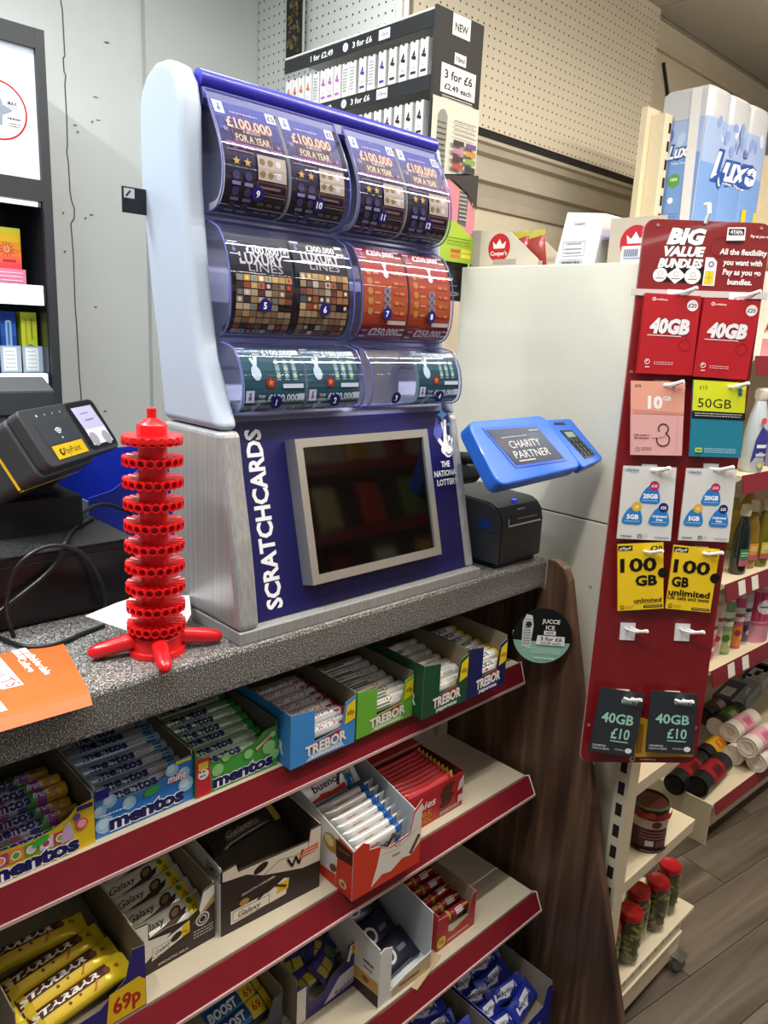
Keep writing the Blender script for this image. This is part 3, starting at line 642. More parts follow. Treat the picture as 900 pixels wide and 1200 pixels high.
gtext('Calderdale', (35, 767), (58, 790), .0095, '#fdf3ee', .03); gtext('College', (24, 772), (39, 787), .0095, '#fdf3ee', .03)
g.build('leaflet_print', lo)
# black cash drawer
cdw = thing('cash_drawer', 'wide matt black cash drawer under the payment terminal', 'drawer', (.2, 1.1, T))
B().box(-.33, .332, 0, .37, .004, .108, M('#0b0a0b', .45)).obj('drawer_body', cdw, bevel=.002)
B().box(-.325, .327, -.003, -.0002, .010, .096, M('#0d0c0e', .33)).obj('drawer_front', cdw, bevel=.001)
SPK, nt, b = new_mat('crackle_paint'); v = coords(nt); nz = nt.nodes.new('ShaderNodeTexNoise'); nz.inputs['Scale'].default_value = 420; nt.links.new(v, nz.inputs['Vector'])
r_ = ramp(nt, [(.5, '#0d0d0e'), (.72, '#4a4b4d')]); nt.links.new(nz.outputs['Fac'], r_.inputs[0]); nt.links.new(r_.outputs[0], b.inputs['Base Color']); b.inputs['Roughness'].default_value = .6
B().box(-.33, .332, -.002, .37, .1082, .1105, SPK).obj('drawer_top', cdw)
for x in (-.3, .3): B().box(x-.01, x+.01, .01, .03, 0, .004, BLACK).obj('rubber_foot', cdw)
# payment terminal on the drawer
GREY = M('#3a3b3e', .5); DG = M('#232427', .5)
pm_ = frame((.423, 1.12, 1.377), (.162, .136, 0), (-.030, .036, .073))
P_ = thing('payment_terminal', 'dark grey payment terminal with colour screen and yellow label on black drawer', 'terminal', mat=pm_)
B().prism(rrect(-.012, -.004, .214, .090, .012), 'z', -.020, 0, GREY).obj('face_plate', P_, bevel=.002)
B().prism(rrect(-.018, -.010, .150, .088, .014), 'z', -.150, -.0202, GREY).obj('body', P_, bevel=.003)
B().prism(rrect(.152, .01, .205, .082, .01), 'z', -.045, -.0202, DG).obj('screen_back', P_)
yl = B(); Y_ = M('#e8c21c', .4); yl.box(-.0188, -.0182, -.008, .086, -.060, -.056, Y_); yl.box(-.018, .150, -.0108, -.0102, -.060, -.056, Y_); yl.obj('yellow_trim', P_)
g = Print(LOC)
g.rect(.012, .028, .105, .064, '#3d4048'); 
for i in range(4): g.circ(.030+.022*i, .0765, .0022, '#cfd6d8' if i == 0 else '#8d9496', 10)
for k, rr in enumerate((.005, .0085, .012)): g.line([(.062+rr*math.cos(a), .040+rr*math.sin(a)) for a in [PI*.25+PI*.5*i/8 for i in range(9)]], .0022, '#e8eaec')
g.circ(.062, .036, .0018, '#e8eaec', 8); g.rect(.018, .004, .108, .026, '#e6bd17'); g.text('PayPoint', .067, .015, .0105, '#3a3010', bold=.01, ital=.2); g.circ(.036, .014, .006, '#3a3010', 10); g.circ(.038, .015, .003, '#e6bd17', 8)
g.poly(rrect(.120, .004, .211, .087, .008), '#101216')
g.poly([(.134, .010), (.200, .010), (.200, .038), (.134, .038)], M('#d8d3da', .3, 0, .02, 0, .35)); g.poly([(.134, .038), (.200, .038), (.196, .078), (.130, .078)], M('#b9b4cf', .3, 0, .02, 0, .35))
g.circ(.146, .020, .0125, '#b4aeb6'); g.circ(.186, .018, .0125, '#b4aeb6'); g.scribble(.148, .063, .174, .069, 1, '#77739a', .0018); g.rect(.150, .053, .180, .055, '#8f8aa8')
g.build('face_print', P_)
pd = thing('terminal_stand', 'black pedestal raising the grey payment terminal above the drawer', 'stand', (.43, 1.26, T+.1107))
B().box(-.13, .06, -.07, .09, 0, .055, BLACKM).obj('foot_block', pd); B().box(-.09, .03, -.03, .08, .055, .075, BLACKM).obj('neck', pd)
rp = thing('receipt_printer', 'dark grey receipt printer behind the payment terminal at left edge', 'printer', (.44, 1.42, T+.1107))
B().prism([(-.05, 0), (.05, 0), (.05, .21), (.0, .225), (-.05, .205)], 'x', -.14, .085, M('#46484b', .55)).obj('body', rp, bevel=.004); B().box(-.1, .05, -.0506, -.0501, .16, .165, BLACK).obj('paper_slot', rp)
# blue open bin behind the drawer
BT = thing('storage_bin', 'royal blue open storage bin behind the red lolly stand', 'bin', (.56, 1.33, T))
BB = M('#1b35b4', .4, 0, .04); BG = M('#6f7f8c', .45)
B().prism([(0, 0), (.25, 0), (.25, .17), (.10, .17), (.045, .135), (0, .125)], 'y', 0, .004, BB).obj('front_wall', BT)
B().prism([(0, 0), (.25, 0), (.25, .19), (.07, .19), (.03, .175), (0, .14)], 'y', .135, .139, BB).obj('back_wall', BT)
B().box(-.003, .0, .0, .139, 0, .12, BG).obj('end_wall', BT); B().box(.25, .253, 0, .139, 0, .18, BB).obj('end_wall', BT); B().box(0, .25, .004, .135, 0, .004, BB).obj('bottom', BT)
# cables
def cable(pts, r, label):
    P = [Vector(p) for p in pts]; out = []
    for i in range(len(P)-1):
        a, b_, c, d = P[max(i-1, 0)], P[i], P[i+1], P[min(i+2, len(P)-1)]
        for k in range(5):
            t = k/5; out.append(.5*((2*b_)+(c-a)*t+(2*a-5*b_+4*c-d)*t*t+(3*b_-a-3*c+d)*t*t*t))
    out.append(P[-1])
    o = B().tube(out, r, M('#17181a', .35), 8).obj('cable', smooth=True); tag(o, label, 'cable')
cable([at(x, y, Y=1.075) for x, y in [(16, 746), (8, 715), (10, 690), (20, 665), (38, 648), (58, 640), (80, 641), (100, 652), (115, 675), (123, 700), (124, 713)]]+[(.495, 1.05, T+.003)], .0032, 'black cable arching in a loop across the drawer front')
cable([at(-20, 730, Y=1.08), at(0, 716, Y=1.085), at(25, 697, Y=1.085), at(52, 675, Y=1.088), at(69, 656, Y=1.088), at(76, 636, Y=1.09), at(84, 622, Z=T+.116), at(97, 613, Z=T+.115), at(108, 607, Z=T+.114)], .0036, 'black cable crossing the loop and climbing onto the drawer top')
cable([at(-10, 625, Z=T+.114), at(20, 613, Z=T+.114), at(44, 606, Z=T+.114), at(50, 600, Z=T+.114)], .003, 'short black cable on drawer top at the left edge')
cable([(.50, 1.24, T+.114), at(104, 596, Y=1.27), at(122, 591, Y=1.28), at(138, 595, Y=1.28), at(158, 606, Y=1.27), (.60, 1.25, T+.06), (.60, 1.25, T+.004)], .0034, 'black cable bending down in front of the blue bin')
cable([at(-12, 742, Z=T+.0035), at(8, 751, Z=T+.0035), at(30, 758, Z=T+.0035), at(55, 757, Z=T+.0035), at(78, 751, Z=T+.0035), at(100, 741, Z=T+.0035), at(122, 733, Z=T+.0035)], .0032, 'black cable lying along the counter below the drawer')
# label printer
LP = thing('label_printer', 'black desktop label printer at the right end of the counter', 'printer', (1.229, .945, T))
PBk = M('#26272a', .38); PGr = M('#3b3d41', .42)
pf = [(-.083, .012), (-.083, .086), (-.079, .106), (-.068, .121), (-.050, .129), (.085, .134), (.085, .012)]
B().prism(pf, 'x', -.0645, .0645, PBk).obj('front_cover', LP, smooth=True, auto=.5)
for x0, x1 in ((-.071, -.0648), (.0648, .071)):
    sd = B().prism([(-.081, .012), (-.081, .0715), (.085, .0715), (.085, .012)], 'x', x0, x1, PGr).obj('lower_side', LP); B().prism([(-.081, .0725), (-.081, .088), (-.076, .107), (-.065, .120), (-.050, .127), (.085, .132), (.085, .0725)], 'x', x0, x1, PGr).obj('upper_side', LP)
B().box(-.066, .066, -.072, .08, 0, .0118, BLACK).obj('base', LP)
B().box(-.0722, -.0712, -.060, -.028, .078, .095, M('#1c3f86', .3)).obj('release_button', LP)
B().box(-.045, .060, -.0842, -.0832, .0835, .0865, M('#d9d6cf', .5)).obj('label_slot', LP)
g = Print(faceY(-.0645, -.0832, 0)); g.scribble(.046, .095, .110, .099, 1, '#b9b9b7', .0022); g.rect(.0165, .088, .019, .100, '#e2e2e0'); g.build('front_print', LP)
g = Print(plane((-.0645, -.0795, .104), (1, 0, 0), (0, .55, .83))); g.scribble(.056, .008, .080, .013, 1, '#cfcfcd', .0026); g.build('top_print', LP)
B().box(-.004, .010, -.060, -.050, .1245, .1285, M('#1d2ee0', .2, 0, 0, 0, .8)).obj('led_glint', LP)  # glowing block stands in for the terminal LED's blue reflection on the cover
# blue customer terminal with keypad
tmx = frame((1.036, .78, 1.341), (1, 0, 0), (.001, .089, .096))
TB = thing('customer_terminal', 'bright blue customer terminal tilted above the black label printer', 'terminal', mat=tmx)
BLT = M('#2c6fe0', .35, 0, .02, .15); BLD = M('#1f56c0', .4)
A0, A1, A2, A3 = [plane_uv(p, tmx) for p in [(585.5, 569.5), (683, 547), (637, 486), (547, 494)]]
def round_quad(q, r, n=5):
    P = []
    for i in range(4):
        p, c, d = Vector(q[i-1]), Vector(q[i]), Vector(q[(i+1) % 4]); a = c+(p-c).normalized()*r; b_ = c+(d-c).normalized()*r
        for k in range(n+1):
            t = k/n; P.append(tuple(a*(1-t)**2+c*2*t*(1-t)+b_*t*t))
    return P
oq = round_quad([A0, A1, A2, A3], .022)
B().prism(oq, 'z', -.030, 0, BLT).obj('case', TB, bevel=.004, seg=3)
sq_ = [plane_uv(p, tmx) for p in [(604.5, 545.5), (660, 537.5), (627.5, 500.5), (568.5, 504.5)]]
bq = [(sq_[i][0]+(-.006, .006, .006, -.006)[i], sq_[i][1]+(-.006, -.006, .006, .006)[i]) for i in range(4)]
B().prism(bq, 'z', .0004, .0012, BLD).obj('bezel', TB)
sc_ = B().prism(sq_, 'z', .0012, .0018, M('#3c4356', .15, 0, .05, .5, .25)).obj('screen', TB)
sx0, sx1 = sq_[0][0], sq_[1][0]; sy0, sy1 = sq_[0][1], sq_[2][1]; cx_ = (sq_[0][0]+sq_[1][0]+sq_[2][0]+sq_[3][0])/4; sw, shh = sx1-sx0, sy1-sy0
g = Print(LOC, .0020); LT = M('#c9c9c6', .4, 0, .02, 0, .25)
g.text('CHARITY', cx_-.002, sy0+shh*.56, shh*.22, LT, w=sw*.62, bold=-.005); g.text('PARTNER', cx_+.003, sy0+shh*.27, shh*.22, LT, w=sw*.72, bold=-.005)
g.scribble(cx_-sw*.40, sy0+shh*.74, cx_+sw*.1, sy0+shh*.80, 1, '#a9abb2', .0022); g.scribble(cx_+sw*.2, sy0+shh*.86, cx_+sw*.42, sy0+shh*.93, 1, '#a9abb2', .003); g.scribble(cx_-sw*.33, sy0+shh*.05, cx_+sw*.0, sy0+shh*.11, 1, '#c9c9c6', .003)
g.build('screen_lettering', sc_)
kq = [plane_uv(p, tmx) for p in [(684, 548), (709, 536.5), (670, 489), (640, 490.5)]]
kq[0] = (max(kq[0][0], A1[0]+.0035), kq[0][1]); kq[3] = (max(kq[3][0], A2[0]+.0035), kq[3][1])
kp = B().prism(round_quad(kq, .010), 'z', -.026, -.003, BLT).obj('keypad_case', TB, bevel=.003)
iq = [plane_uv(p, tmx) for p in [(687, 537), (698.5, 532), (671, 503.5), (657, 503.5)]]
B().prism(iq, 'z', -.0028, -.0018, M('#14171b', .4)).obj('keypad_panel', kp)
def qi(q, s_, t): a = Vector(q[0])*(1-s_)+Vector(q[1])*s_; b_ = Vector(q[3])*(1-s_)+Vector(q[2])*s_; p = a*(1-t)+b_*t; return p
B().prism([qi(iq, .15, .74), qi(iq, .85, .74), qi(iq, .85, .93), qi(iq, .15, .93)], 'z', -.0017, -.0012, M('#7f9388', .3, 0, 0, 0, .3)).obj('keypad_display', kp)
for j in range(4):
    for i in range(3):
        c = qi(iq, .22+.28*i, .12+.155*j); B().box(c.x-.0035, c.x+.0035, c.y-.0035, c.y+.0035, -.0017, .0002, M('#3d4347', .5)).obj('key', kp)
cq = [plane_uv(p, tmx) for p in [(651, 497), (664, 496.5), (661, 494), (650, 494.5)]]
B().prism(cq, 'z', -.0029, -.0022, BLACK).obj('card_slot', kp)
tsd = thing('terminal_stand', 'dark stand arm carrying the blue customer terminal over the printer', 'stand', (1.15, 1.055, T))
B().tube([(0, 0, .012), (0, 0, .17), (0, -.03, .2), (0, -.155, .215)], .012, BLACKM, 10).obj('arm', tsd, smooth=True); B().box(-.04, .05, -.018, .07, 0, .012, BLACKM).obj('foot_plate', tsd)
B().cyl((-.075, -.085, .178), (.04, -.085, .178), .026, .026, M('#3b3d3c', .4), 18).obj('hinge_drum', tsd, smooth=True, auto=.8)
# round promotional wobbler
rmx = frame((1.262, .812, 1.000), (.69, -.72, -.02), (.02, .0, 1))
RW = thing('round_sign', 'round black and mint promotional sign by the walnut end panel', 'sign', mat=rmx)
B().prism([(.059*math.cos(2*PI*i/40), .059*math.sin(2*PI*i/40)) for i in range(40)], 'z', -.0012, 0, M('#0d0f10', .35)).obj('disc', RW)
g = Print(LOC); MINT = '#8fc0a8'
yq = -.012; ang = [math.asin(yq/.0588)-(math.pi+2*math.asin(yq/.0588))*i/20 for i in range(21)]
g.poly([(.0588*math.cos(a), .0588*math.sin(a)) for a in ang], MINT)
g.poly([(-.040, -.024), (-.022, -.028), (-.020, .022), (-.024, .042), (-.036, .044), (-.042, .028)], '#d9dcd6'); g.scribble(-.038, -.02, -.023, .036, 10, '#6f746f', .0018, 4); g.circ(-.030, .024, .006, '#2c2f2d', 10)
g.text('JUCCE', .014, .033, .0085, '#f2f2f0', w=.036, bold=.03); g.text('ICE', .014, .020, .0085, '#f2f2f0', w=.018, bold=.02); g.rect(.002, .004, .026, .013, '#e8e8e4'); g.text('NEW', .014, .0085, .005, '#333333', bold=.02)
g.poly([(-.012, -.018), (.046, -.018), (.045, .002), (-.010, .002)], '#ecece8'); g.text('3 for £6', .018, -.0045, .0085, '#1c1c1c', w=.044, bold=.02); g.text('£2.49 each', .018, -.0135, .0055, '#2c2c2c', w=.040)
g.scribble(-.02, -.036, .04, -.024, 3, '#dfeee6', .0014, 2); g.scribble(-.014, -.048, .028, -.043, 1, '#ecf5f0', .0022)
g.build('sign_print', RW)
B().box(-.059, -.050, -.004, .004, -.010, -.0016, M('#c9ccc9', .3)).obj('clip', RW)
# ================================================================== cartons of sweets on the shelves
def carton(label, x0, yf, z0, w_, d, front, hs, hb, outer, inner=None, side=None, cat='carton', name='sweet_carton', rz=0, insert=None, group=None):
    """front: outline (u,z) of the front panel; hs / hb: side height at front and back"""
    inner = inner or M('#7d725f', .8); side = side or outer
    t = thing(name, label, cat, (x0, yf, z0), rz, group)
    a, b_ = .0009, .0018
    fr = B().prism(front, 'y', 0, a, outer); fr.prism(front, 'y', a, b_, inner); fo = fr.obj('front_panel', t)
    sp = [(b_, 0), (d, 0), (d, hb), (b_, hs)]
    so = []
    for s_ in (0, 1):
        k = B().prism(sp, 'x', 0 if not s_ else w_-a, a if not s_ else w_, side); k.prism(sp, 'x', a if not s_ else w_-b_, b_ if not s_ else w_-a, inner); so.append(k.obj('side_panel', t))
    k = B().box(b_, w_-b_, d-b_, d, 0, hb, inner); k.obj('back_panel', t)
    B().box(b_, w_-b_, b_, d-b_, 0, .001, inner).obj('bottom', t)
    if insert: B().prism([(.004, insert[0]-.0015), (.004, insert[0]), (d-.003, insert[1]), (d-.003, insert[1]-.0015)], 'x', .003, w_-.003, inner).obj('card_insert', t)
    return t, fo, so
def place(proto, name, label, cat, loc, rot=(0, 0, 0), group=None):
    t = thing(name, label, cat, loc, 0, group, rot=rot)
    for nm, me in proto: inst(nm, me, t)
    return t
def smooth(me):
    me.polygons.foreach_set('use_smooth', [True]*len(me.polygons)); me.set_sharp_from_angle(angle=.7); return me
def roll_proto(L_, r, body, left, right, draw, band=.014):
    h = L_/2
    bd = smooth(B().lathe([(r, -h+band), (r, h-band)], body, n=16, ax='x').mesh('wrapper'))
    ends = []
    for m, s_ in ((left, -1), (right, 1)):
        pf = [(r*1.01, s_*(h-band)), (r*1.01, s_*(h-.002)), (r*.93, s_*h), (r*.55, s_*h), (0, s_*(h-.0015))]
        ends.append(('end_twist', smooth(B().lathe(pf, m, n=16, ax='x').mesh('end_twist'))))
    g = Print(cylmap(r, math.radians(62)), .0002, .00005); draw(g, L_, r)
    return [('wrapper', bd)]+ends+[('wrapper_print', g.b.mesh('wrapper_print'))]
def bar_proto(L_, W_, T_, col, draw=None, endcol=None, crimp=.012, p=2.6, band=None):
    n = 16; xs = [-L_/2, -L_/2+crimp*.5, -L_/2+crimp, -L_/2+crimp*1.9, -L_/4, 0, L_/4, L_/2-crimp*1.9, L_/2-crimp, L_/2-crimp*.5, L_/2]
    ev = [.04, .06, .10, .82, 1, 1, 1, .82, .10, .06, .04]; wv = [1.06, 1.05, 1.03, .98, .96, .95, .96, .98, 1.03, 1.05, 1.06]
    def prof(x):
        for i in range(len(xs)-1):
            if xs[i] <= x <= xs[i+1]+1e-9:
                t = (x-xs[i])/(xs[i+1]-xs[i]); return ev[i]*(1-t)+ev[i+1]*t, wv[i]*(1-t)+wv[i+1]*t
        return ev[-1], wv[-1]
    b = B(); vs_ = []
    for x, e, q in zip(xs, ev, wv):
        for j in range(n):
            a = 2*PI*j/n; c, s_ = math.cos(a), math.sin(a)
            vs_.append((x, math.copysign(abs(c)**(2/p), c)*W_/2*q, math.copysign(abs(s_)**(2/p), s_)*T_/2*e))
    k = len(xs); fs = [(i*n+j, i*n+(j+1) % n, (i+1)*n+(j+1) % n, (i+1)*n+j) for i in range(k-1) for j in range(n)]
    b.add(vs_, [f for i, f in enumerate(fs) if not (endcol and i >= (k-3)*n) and not (band and 6*n <= i < 7*n)], col)
    if band: b.add(vs_, fs[6*n:7*n], band)
    if endcol: b.add(vs_, fs[(k-3)*n:], endcol)
    b.add(vs_, [tuple(range(n))[::-1], tuple(range((k-1)*n, k*n))], col)
    out = [('wrapper', smooth(b.mesh('wrapper')))]
    if draw:
        def f(u, v, h):
            e, q = prof(u-L_/2); a = W_/2*q; t = min(abs(v)/a, .985)
            return (u-L_/2, v, T_/2*e*(1-t**p)**(1/p)+h)
        g = Print(f, .0006, .00008); g.su = 8; draw(g, L_, W_); out.append(('wrapper_print', g.b.mesh('wrapper_print')))
    return out
FOIL = lambda c: M(c, .28, .15, .05, .2, 0, 30, .5, .3)
S1, S2, S3, S4 = .909, .659, .395, .125
NV = '#1d1d5c'
def mentos_tab(w_, h, low, lt=.02, rt=.028):
    return [(0, 0), (w_, 0), (w_, h), (w_-rt, h-.004), (w_-rt-.010, low+.012), (w_-rt-.03, low+.004), (w_*.45, low), (lt+.012, low+.003), (lt, h*.8), (0, h)]
def fill_rolls(proto, n, x, y0, z0, dy, dz, what, where, group, jitter=.0015, extra=()):
    r = random.Random(n*7+int(x*1000))
    rows = [(i, y0+i*dy, z0+i*dz) for i in range(n)]
    for i, y, z in rows:
        place(proto, 'sweet_roll', f'{what}, {ORD[i]} row from the front of the {where}', 'sweets', (x+r.uniform(-1, 1)*jitter*2, y, z), (r.uniform(-.2, .2), 0, r.uniform(-1, 1)*.012), group)
    for j, (y, z) in enumerate(extra):
        place(proto, 'sweet_roll', f'{what}, {["lowest against the front", "second lowest behind the front"][j]} of the {where}', 'sweets', (x, y, z), (0, 0, 0), group)
# --- mint sweets in navy-lettered boxes
SB = M('#9fb3c4', .3, .25, .05, .2); BE = M('#1f7fc4', .3, .1, .05, .2)
def draw_mint(g, l, r):
    g.rect(.012, -.012, .085, .013, '#b9c6d0', 4); g.text('mentos', -l*.10, .001, .0125, NV, w=.068, bold=.05); g.text('mint', l*.26, .001, .0085, '#d8ddE2', w=.026, bold=.03, ital=.25, out=('#b8342c', .045))
    g.rect(l*.37, -.012, l*.42, -.004, '#e0e0dc', 1)
    for k in range(6): g.rect(l*.374+k*.0011, -.0115, l*.374+k*.0011+.0005, -.0048, '#333333')
ROLLM = roll_proto(.131, .0104, SB, SB, BE, draw_mint)
BM = M('#2a7ed0', .4); w_ = .145
t, fo, so = carton('bright blue mint sweet carton, second from left on top shelf', .366, .892, S1, w_, .19, mentos_tab(w_, .073, .044), .078, .082, BM, side=M('#cfd0cc', .6), insert=(.027, .052))
g = Print(faceY(0, 0, 0)); 
for x, z, q in ((.012, .018, .013), (.020, .050, .010), (.047, .036, .010), (.112, .060, .010), (.130, .048, .010), (.133, .030, .012), (.006, .040, .009)): g.circ(x, z, q, '#9cc6ea', 18); g.circ(x-.002, z+.002, q*.6, '#c4ddf2', 14)
g.text('mentos', .074, .0175, .021, NV, w=.112, bold=.05, out=('#ffffff', .045)); g.text('mint', .119, .0475, .011, '#ffffff', w=.03, bold=.03, ital=.25, out=('#c8342c', .05)); g.circ(.080, .041, .012, '#3fae3c', 16, .006, .25); g.rect(.118, .0662, .142, .0712, '#d8d43c'); g.rect(.0, .058, .019, .072, '#26268a'); g.scribble(.006, .031, .044, .034, 1, '#e8f2fa', .0018)
g.build('front_print', fo); fill_rolls(ROLLM, 7, .4385, .911, S1+.0385, .0208, .0040, 'silver blue peppermint roll', 'bright blue carton', 'peppermint rolls', extra=((.908, S1+.0125),))
# --- spearmint
GB = M('#a9bfa4', .3, .25, .05, .2); GE = M('#3c9a3a', .3, .1, .05, .2)
def draw_spear(g, l, r):
    g.rect(-.058, -.013, .03, .013, '#b3c4ac', 4); g.text('mentos', -l*.16, .001, .0125, NV, w=.066, bold=.05); g.poly([(.014, -.006), (.05, -.002), (.052, .005), (.016, .0015)], '#7fae72'); g.rect(l*.36, -.010, l*.41, -.003, '#d8dcd2')
ROLLG = roll_proto(.131, .0104, GB, GB, GE, draw_spear)
GM = M('#3f9c3c', .4)
t, fo, so = carton('green spearmint sweet carton with red flash, third from left on top shelf', .5135, .8875, S1, w_, .19, mentos_tab(w_, .070, .044), .078, .082, GM, side=M('#4f9a48', .5), insert=(.027, .052))
g = Print(faceY(0, 0, 0)); g.poly([(0, .001), (.026, .001), (.022, .062), (0, .062)], '#c8283c'); g.rect(.004, .044, .020, .056, '#e6c83c'); g.circ(.012, .036, .009, '#e8e4e2', 14, .008); g.scribble(.006, .031, .018, .044, 2, '#7a1f2a', .0024)
for x, z, q in ((.036, .034, .010), (.05, .05, .007), (.09, .040, .008), (.128, .038, .012), (.138, .022, .009)): g.circ(x, z, q, '#8fca7e', 16)
g.text('mentos', .082, .0170, .020, NV, w=.108, bold=.05, out=('#ffffff', .045)); g.poly([(.105, .040), (.134, .056), (.137, .060), (.130, .061), (.103, .045)], '#d98a7a'); g.line([(.104, .043), (.134, .0595)], .0016, '#f2dccc'); g.circ(.135, .058, .005, '#cfe6b8', 12)
g.build('front_print', fo); fill_rolls(ROLLG, 7, .586, .906, S1+.0385, .0208, .0040, 'pale green spearmint roll', 'green carton with red flash', 'spearmint rolls', extra=((.904, S1+.0125),))
# --- mixed fruit
FB = M('#8a7f8e', .35, .15, .1, .2, 0, 20); FE = M('#d9a91e', .3, .1, .05, .2)
def draw_fruit(g, l, r):
    cs = ['#5a2f6a', '#6f8f3a', '#b0487a', '#b9b0c8', '#3a4a8a', '#4a8a3c', '#8a3c8a', '#c48a2c']
    for i in range(8):
        x = -l*.38+i*l*.095; g.rect(x, -.013, x+l*.092, .014, cs[i], 4)
    g.text('mentos', -l*.12, .001, .0125, NV, w=.066, bold=.05, out=('#c9c2d4', .04)); g.text('fruit', l*.24, .003, .008, '#e2dce8', w=.022, bold=.03, ital=.2)
ROLLF = roll_proto(.131, .0104, FB, FE, FE, draw_fruit)
YM = M('#e3c21e', .4)
t, fo, so = carton('yellow fruit sweet carton cut by the left edge of the view', .2175, .8875, S1, w_, .19, mentos_tab(w_, .066, .040, .015, .024), .074, .080, YM, side=M('#cfcdc6', .6), insert=(.018, .018))
g = Print(faceY(0, 0, 0)); cs = ['#7dbb3c', '#b0407e', '#e8884a', '#5aa03c', '#d8c6dc', '#c23a5a']
for i in range(6): g.rect(.002+i*.018, .022, .019+i*.018, .039, cs[i]); g.circ(.010+i*.018, .030, .006, '#f2eae0', 12); g.circ(.010+i*.018, .030, .0045, cs[(i+1) % 6], 10)
g.poly([(.10, .020), (.118, .022), (.112, .050), (.104, .040)], '#c8a8cc'); g.circ(.128, .038, .008, '#d8406a', 14); g.circ(.128, .038, .006, '#f0a0a0', 12); g.circ(.122, .050, .005, '#5a4aa8', 12); g.rect(.122, .0575, .143, .064, '#2a2a6e'); g.circ(.076, .037, .011, '#3fae3c', 14, .0055, .3)
g.text('mentos', .066, .0145, .021, NV, w=.115, bold=.05, out=('#ffffff', .045)); g.build('front_print', fo)
fill_rolls(ROLLF, 6, .291, .9275, S1+.030, .0215, .001, 'rainbow fruit roll with yellow ends', 'yellow carton', 'fruit rolls', extra=((.900, S1+.0280),))
for i in range(2): place(ROLLF, 'sweet_roll', f'rainbow fruit roll with yellow ends, {["nearer", "farther"][i]} one on top of the pile at far left', 'sweets', (.288, .958+.022*i, S1+.0500+.001*i), (.3, 0, .01), 'fruit rolls')
# --- mint rolls in paper sleeves, four cartons
def mint_carton(label, x0, yf, w_, colr, sub, pr, h, band, what, where, draw, nrow, left=.30, ends=('#c9c6bd', '#c9c6bd'), group='paper sleeved mint rolls'):
    m = M(colr, .4); frt = [(0, 0), (w_, 0), (w_, h*.98), (w_-.022, h*.90), (w_-.030, h*.42), (w_*left, h*.36), (w_*left-.001, h), (0, h*1.06)]
    t, fo, so = carton(label, x0, yf, S1, w_, .205, frt, h*1.06, h*1.10, m, M('#8a7c62', .8), m, insert=(h*.42, h*.66))
    g = Print(faceY(0, 0, 0)); g.poly([(w_*.28, h*.31), (w_*.74, h*.42), (w_*.80, h*.36), (w_*.80, h*.30), (w_*.26, h*.22)], '#a8322c')
    g.text('TREBOR', w_*.54, h*.25, h*.20, '#f6f4ee', w=w_*.64, bold=.04, rot=.04, out=('#7d3028', .02)); g.poly([(w_*.30, h*.13), (w_*.78, h*.155), (w_*.84, h*.02), (w_*.76, h*.055), (w_*.30, h*.03), (w_*.22, 0.0015)], band); g.text(sub, w_*.54, h*.085, h*.075, '#ffffff', w=w_*.46, bold=.03, out=('#4a2a2a', .02))
    g.poly([(w_-.024, h*.46), (w_-.0012, h*.52), (w_-.0012, h*.93), (w_-.020, h*.84)], '#f0d41e'); g.text(pr, w_-.011, h*.68, .009, '#8a5a14', w=.015, bold=.03)
    g.build('front_print', fo)
    g = Print(faceX(0, .15, 0)); g.text('TREBOR', .09, h*.35, .022, '#f2f0ea', w=.085, bold=.04); g.build('side_print', so[0])
    sl = M(ends[0], .4, .1, .05); pr_ = roll_proto(w_-.010 if w_ < .125 else .118, .0112, M('#d5d2ca', .4, .12, .05), sl, M(ends[1], .4, .1, .05), draw, .010)
    fill_rolls(pr_, nrow, x0+w_/2+.002, yf+.028, S1+h*.42+.0155, .0224, h*.24/.2*.0224, what, where, group, extra=((yf+.0145, S1+h*.30+.013),))
def dr_soft(g, l, r): g.rect(-l*.40, -.014, l*.40, .014, '#b9c0cc', 4); g.text('SOFTMINTS', -l*.04, .0, .009, '#a3453e', w=l*.55, bold=.03, out=('#e8e6e0', .03)); g.rect(-l*.42, -.012, -l*.33, .012, '#3a4a7a', 3); g.circ(l*.34, 0, .0085, '#a8324a', 12)
def dr_spm(g, l, r): g.rect(-l*.30, -.013, l*.1, .013, '#5d6f52', 4); g.rect(l*.16, -.011, l*.36, .002, '#b9b6ae', 2); g.text('TREBOR', -l*.08, .001, .0075, '#d8d4ca', w=l*.30, bold=.03); g.circ(l*.12, .002, .006, '#9c3a34', 10)
def dr_xs(g, l, r): g.rect(-l*.2, -.012, l*.32, .006, '#c0bdb4', 3); g.scribble(l*.1, -.010, l*.36, .003, 4, '#77756c', .0014, 3); g.scribble(-l*.32, -.002, -l*.04, .006, 1, '#b8564a', .0045)
def dr_extra(g, l, r): g.rect(-l*.30, -.013, l*.30, .013, '#e0ddd6', 4); g.text('TREBOR', -l*.02, .001, .010, '#27264a', w=l*.5, bold=.04); g.circ(0, -.009, .004, '#b8403a', 8, .003)
mint_carton('sky blue soft mint carton, middle of top shelf', .664, .861, .135, '#3f8fd8', 'softmints', '60p', .088, '#b8cfe6', 'silver and blue soft mint roll', 'sky blue carton', dr_soft, 6, .36, ('#c6c9d0', '#7d2c44'))
mint_carton('lime green spearmint carton beside the sky blue one', .806, .864, .136, '#6fb83a', 'spearmints', '60p', .082, '#9fd07a', 'grey green mint roll', 'lime green carton', dr_spm, 6, .34)
mint_carton('dark green peppermint carton beside the lime one', .9435, .840, .121, '#174d33', 'peppermints', '60p', .098, '#2f6b4a', 'silver foil peppermint roll', 'dark green carton', dr_xs, 6, .36)
mint_carton('navy extra strong mint carton, last on the right of top shelf', 1.066, .839, .117, '#171f58', 'peppermints', '60p', .098, '#2c3478', 'white mint roll with yellow ends', 'navy carton', dr_extra, 6, .36, ('#e3c22a', '#e3c22a'))

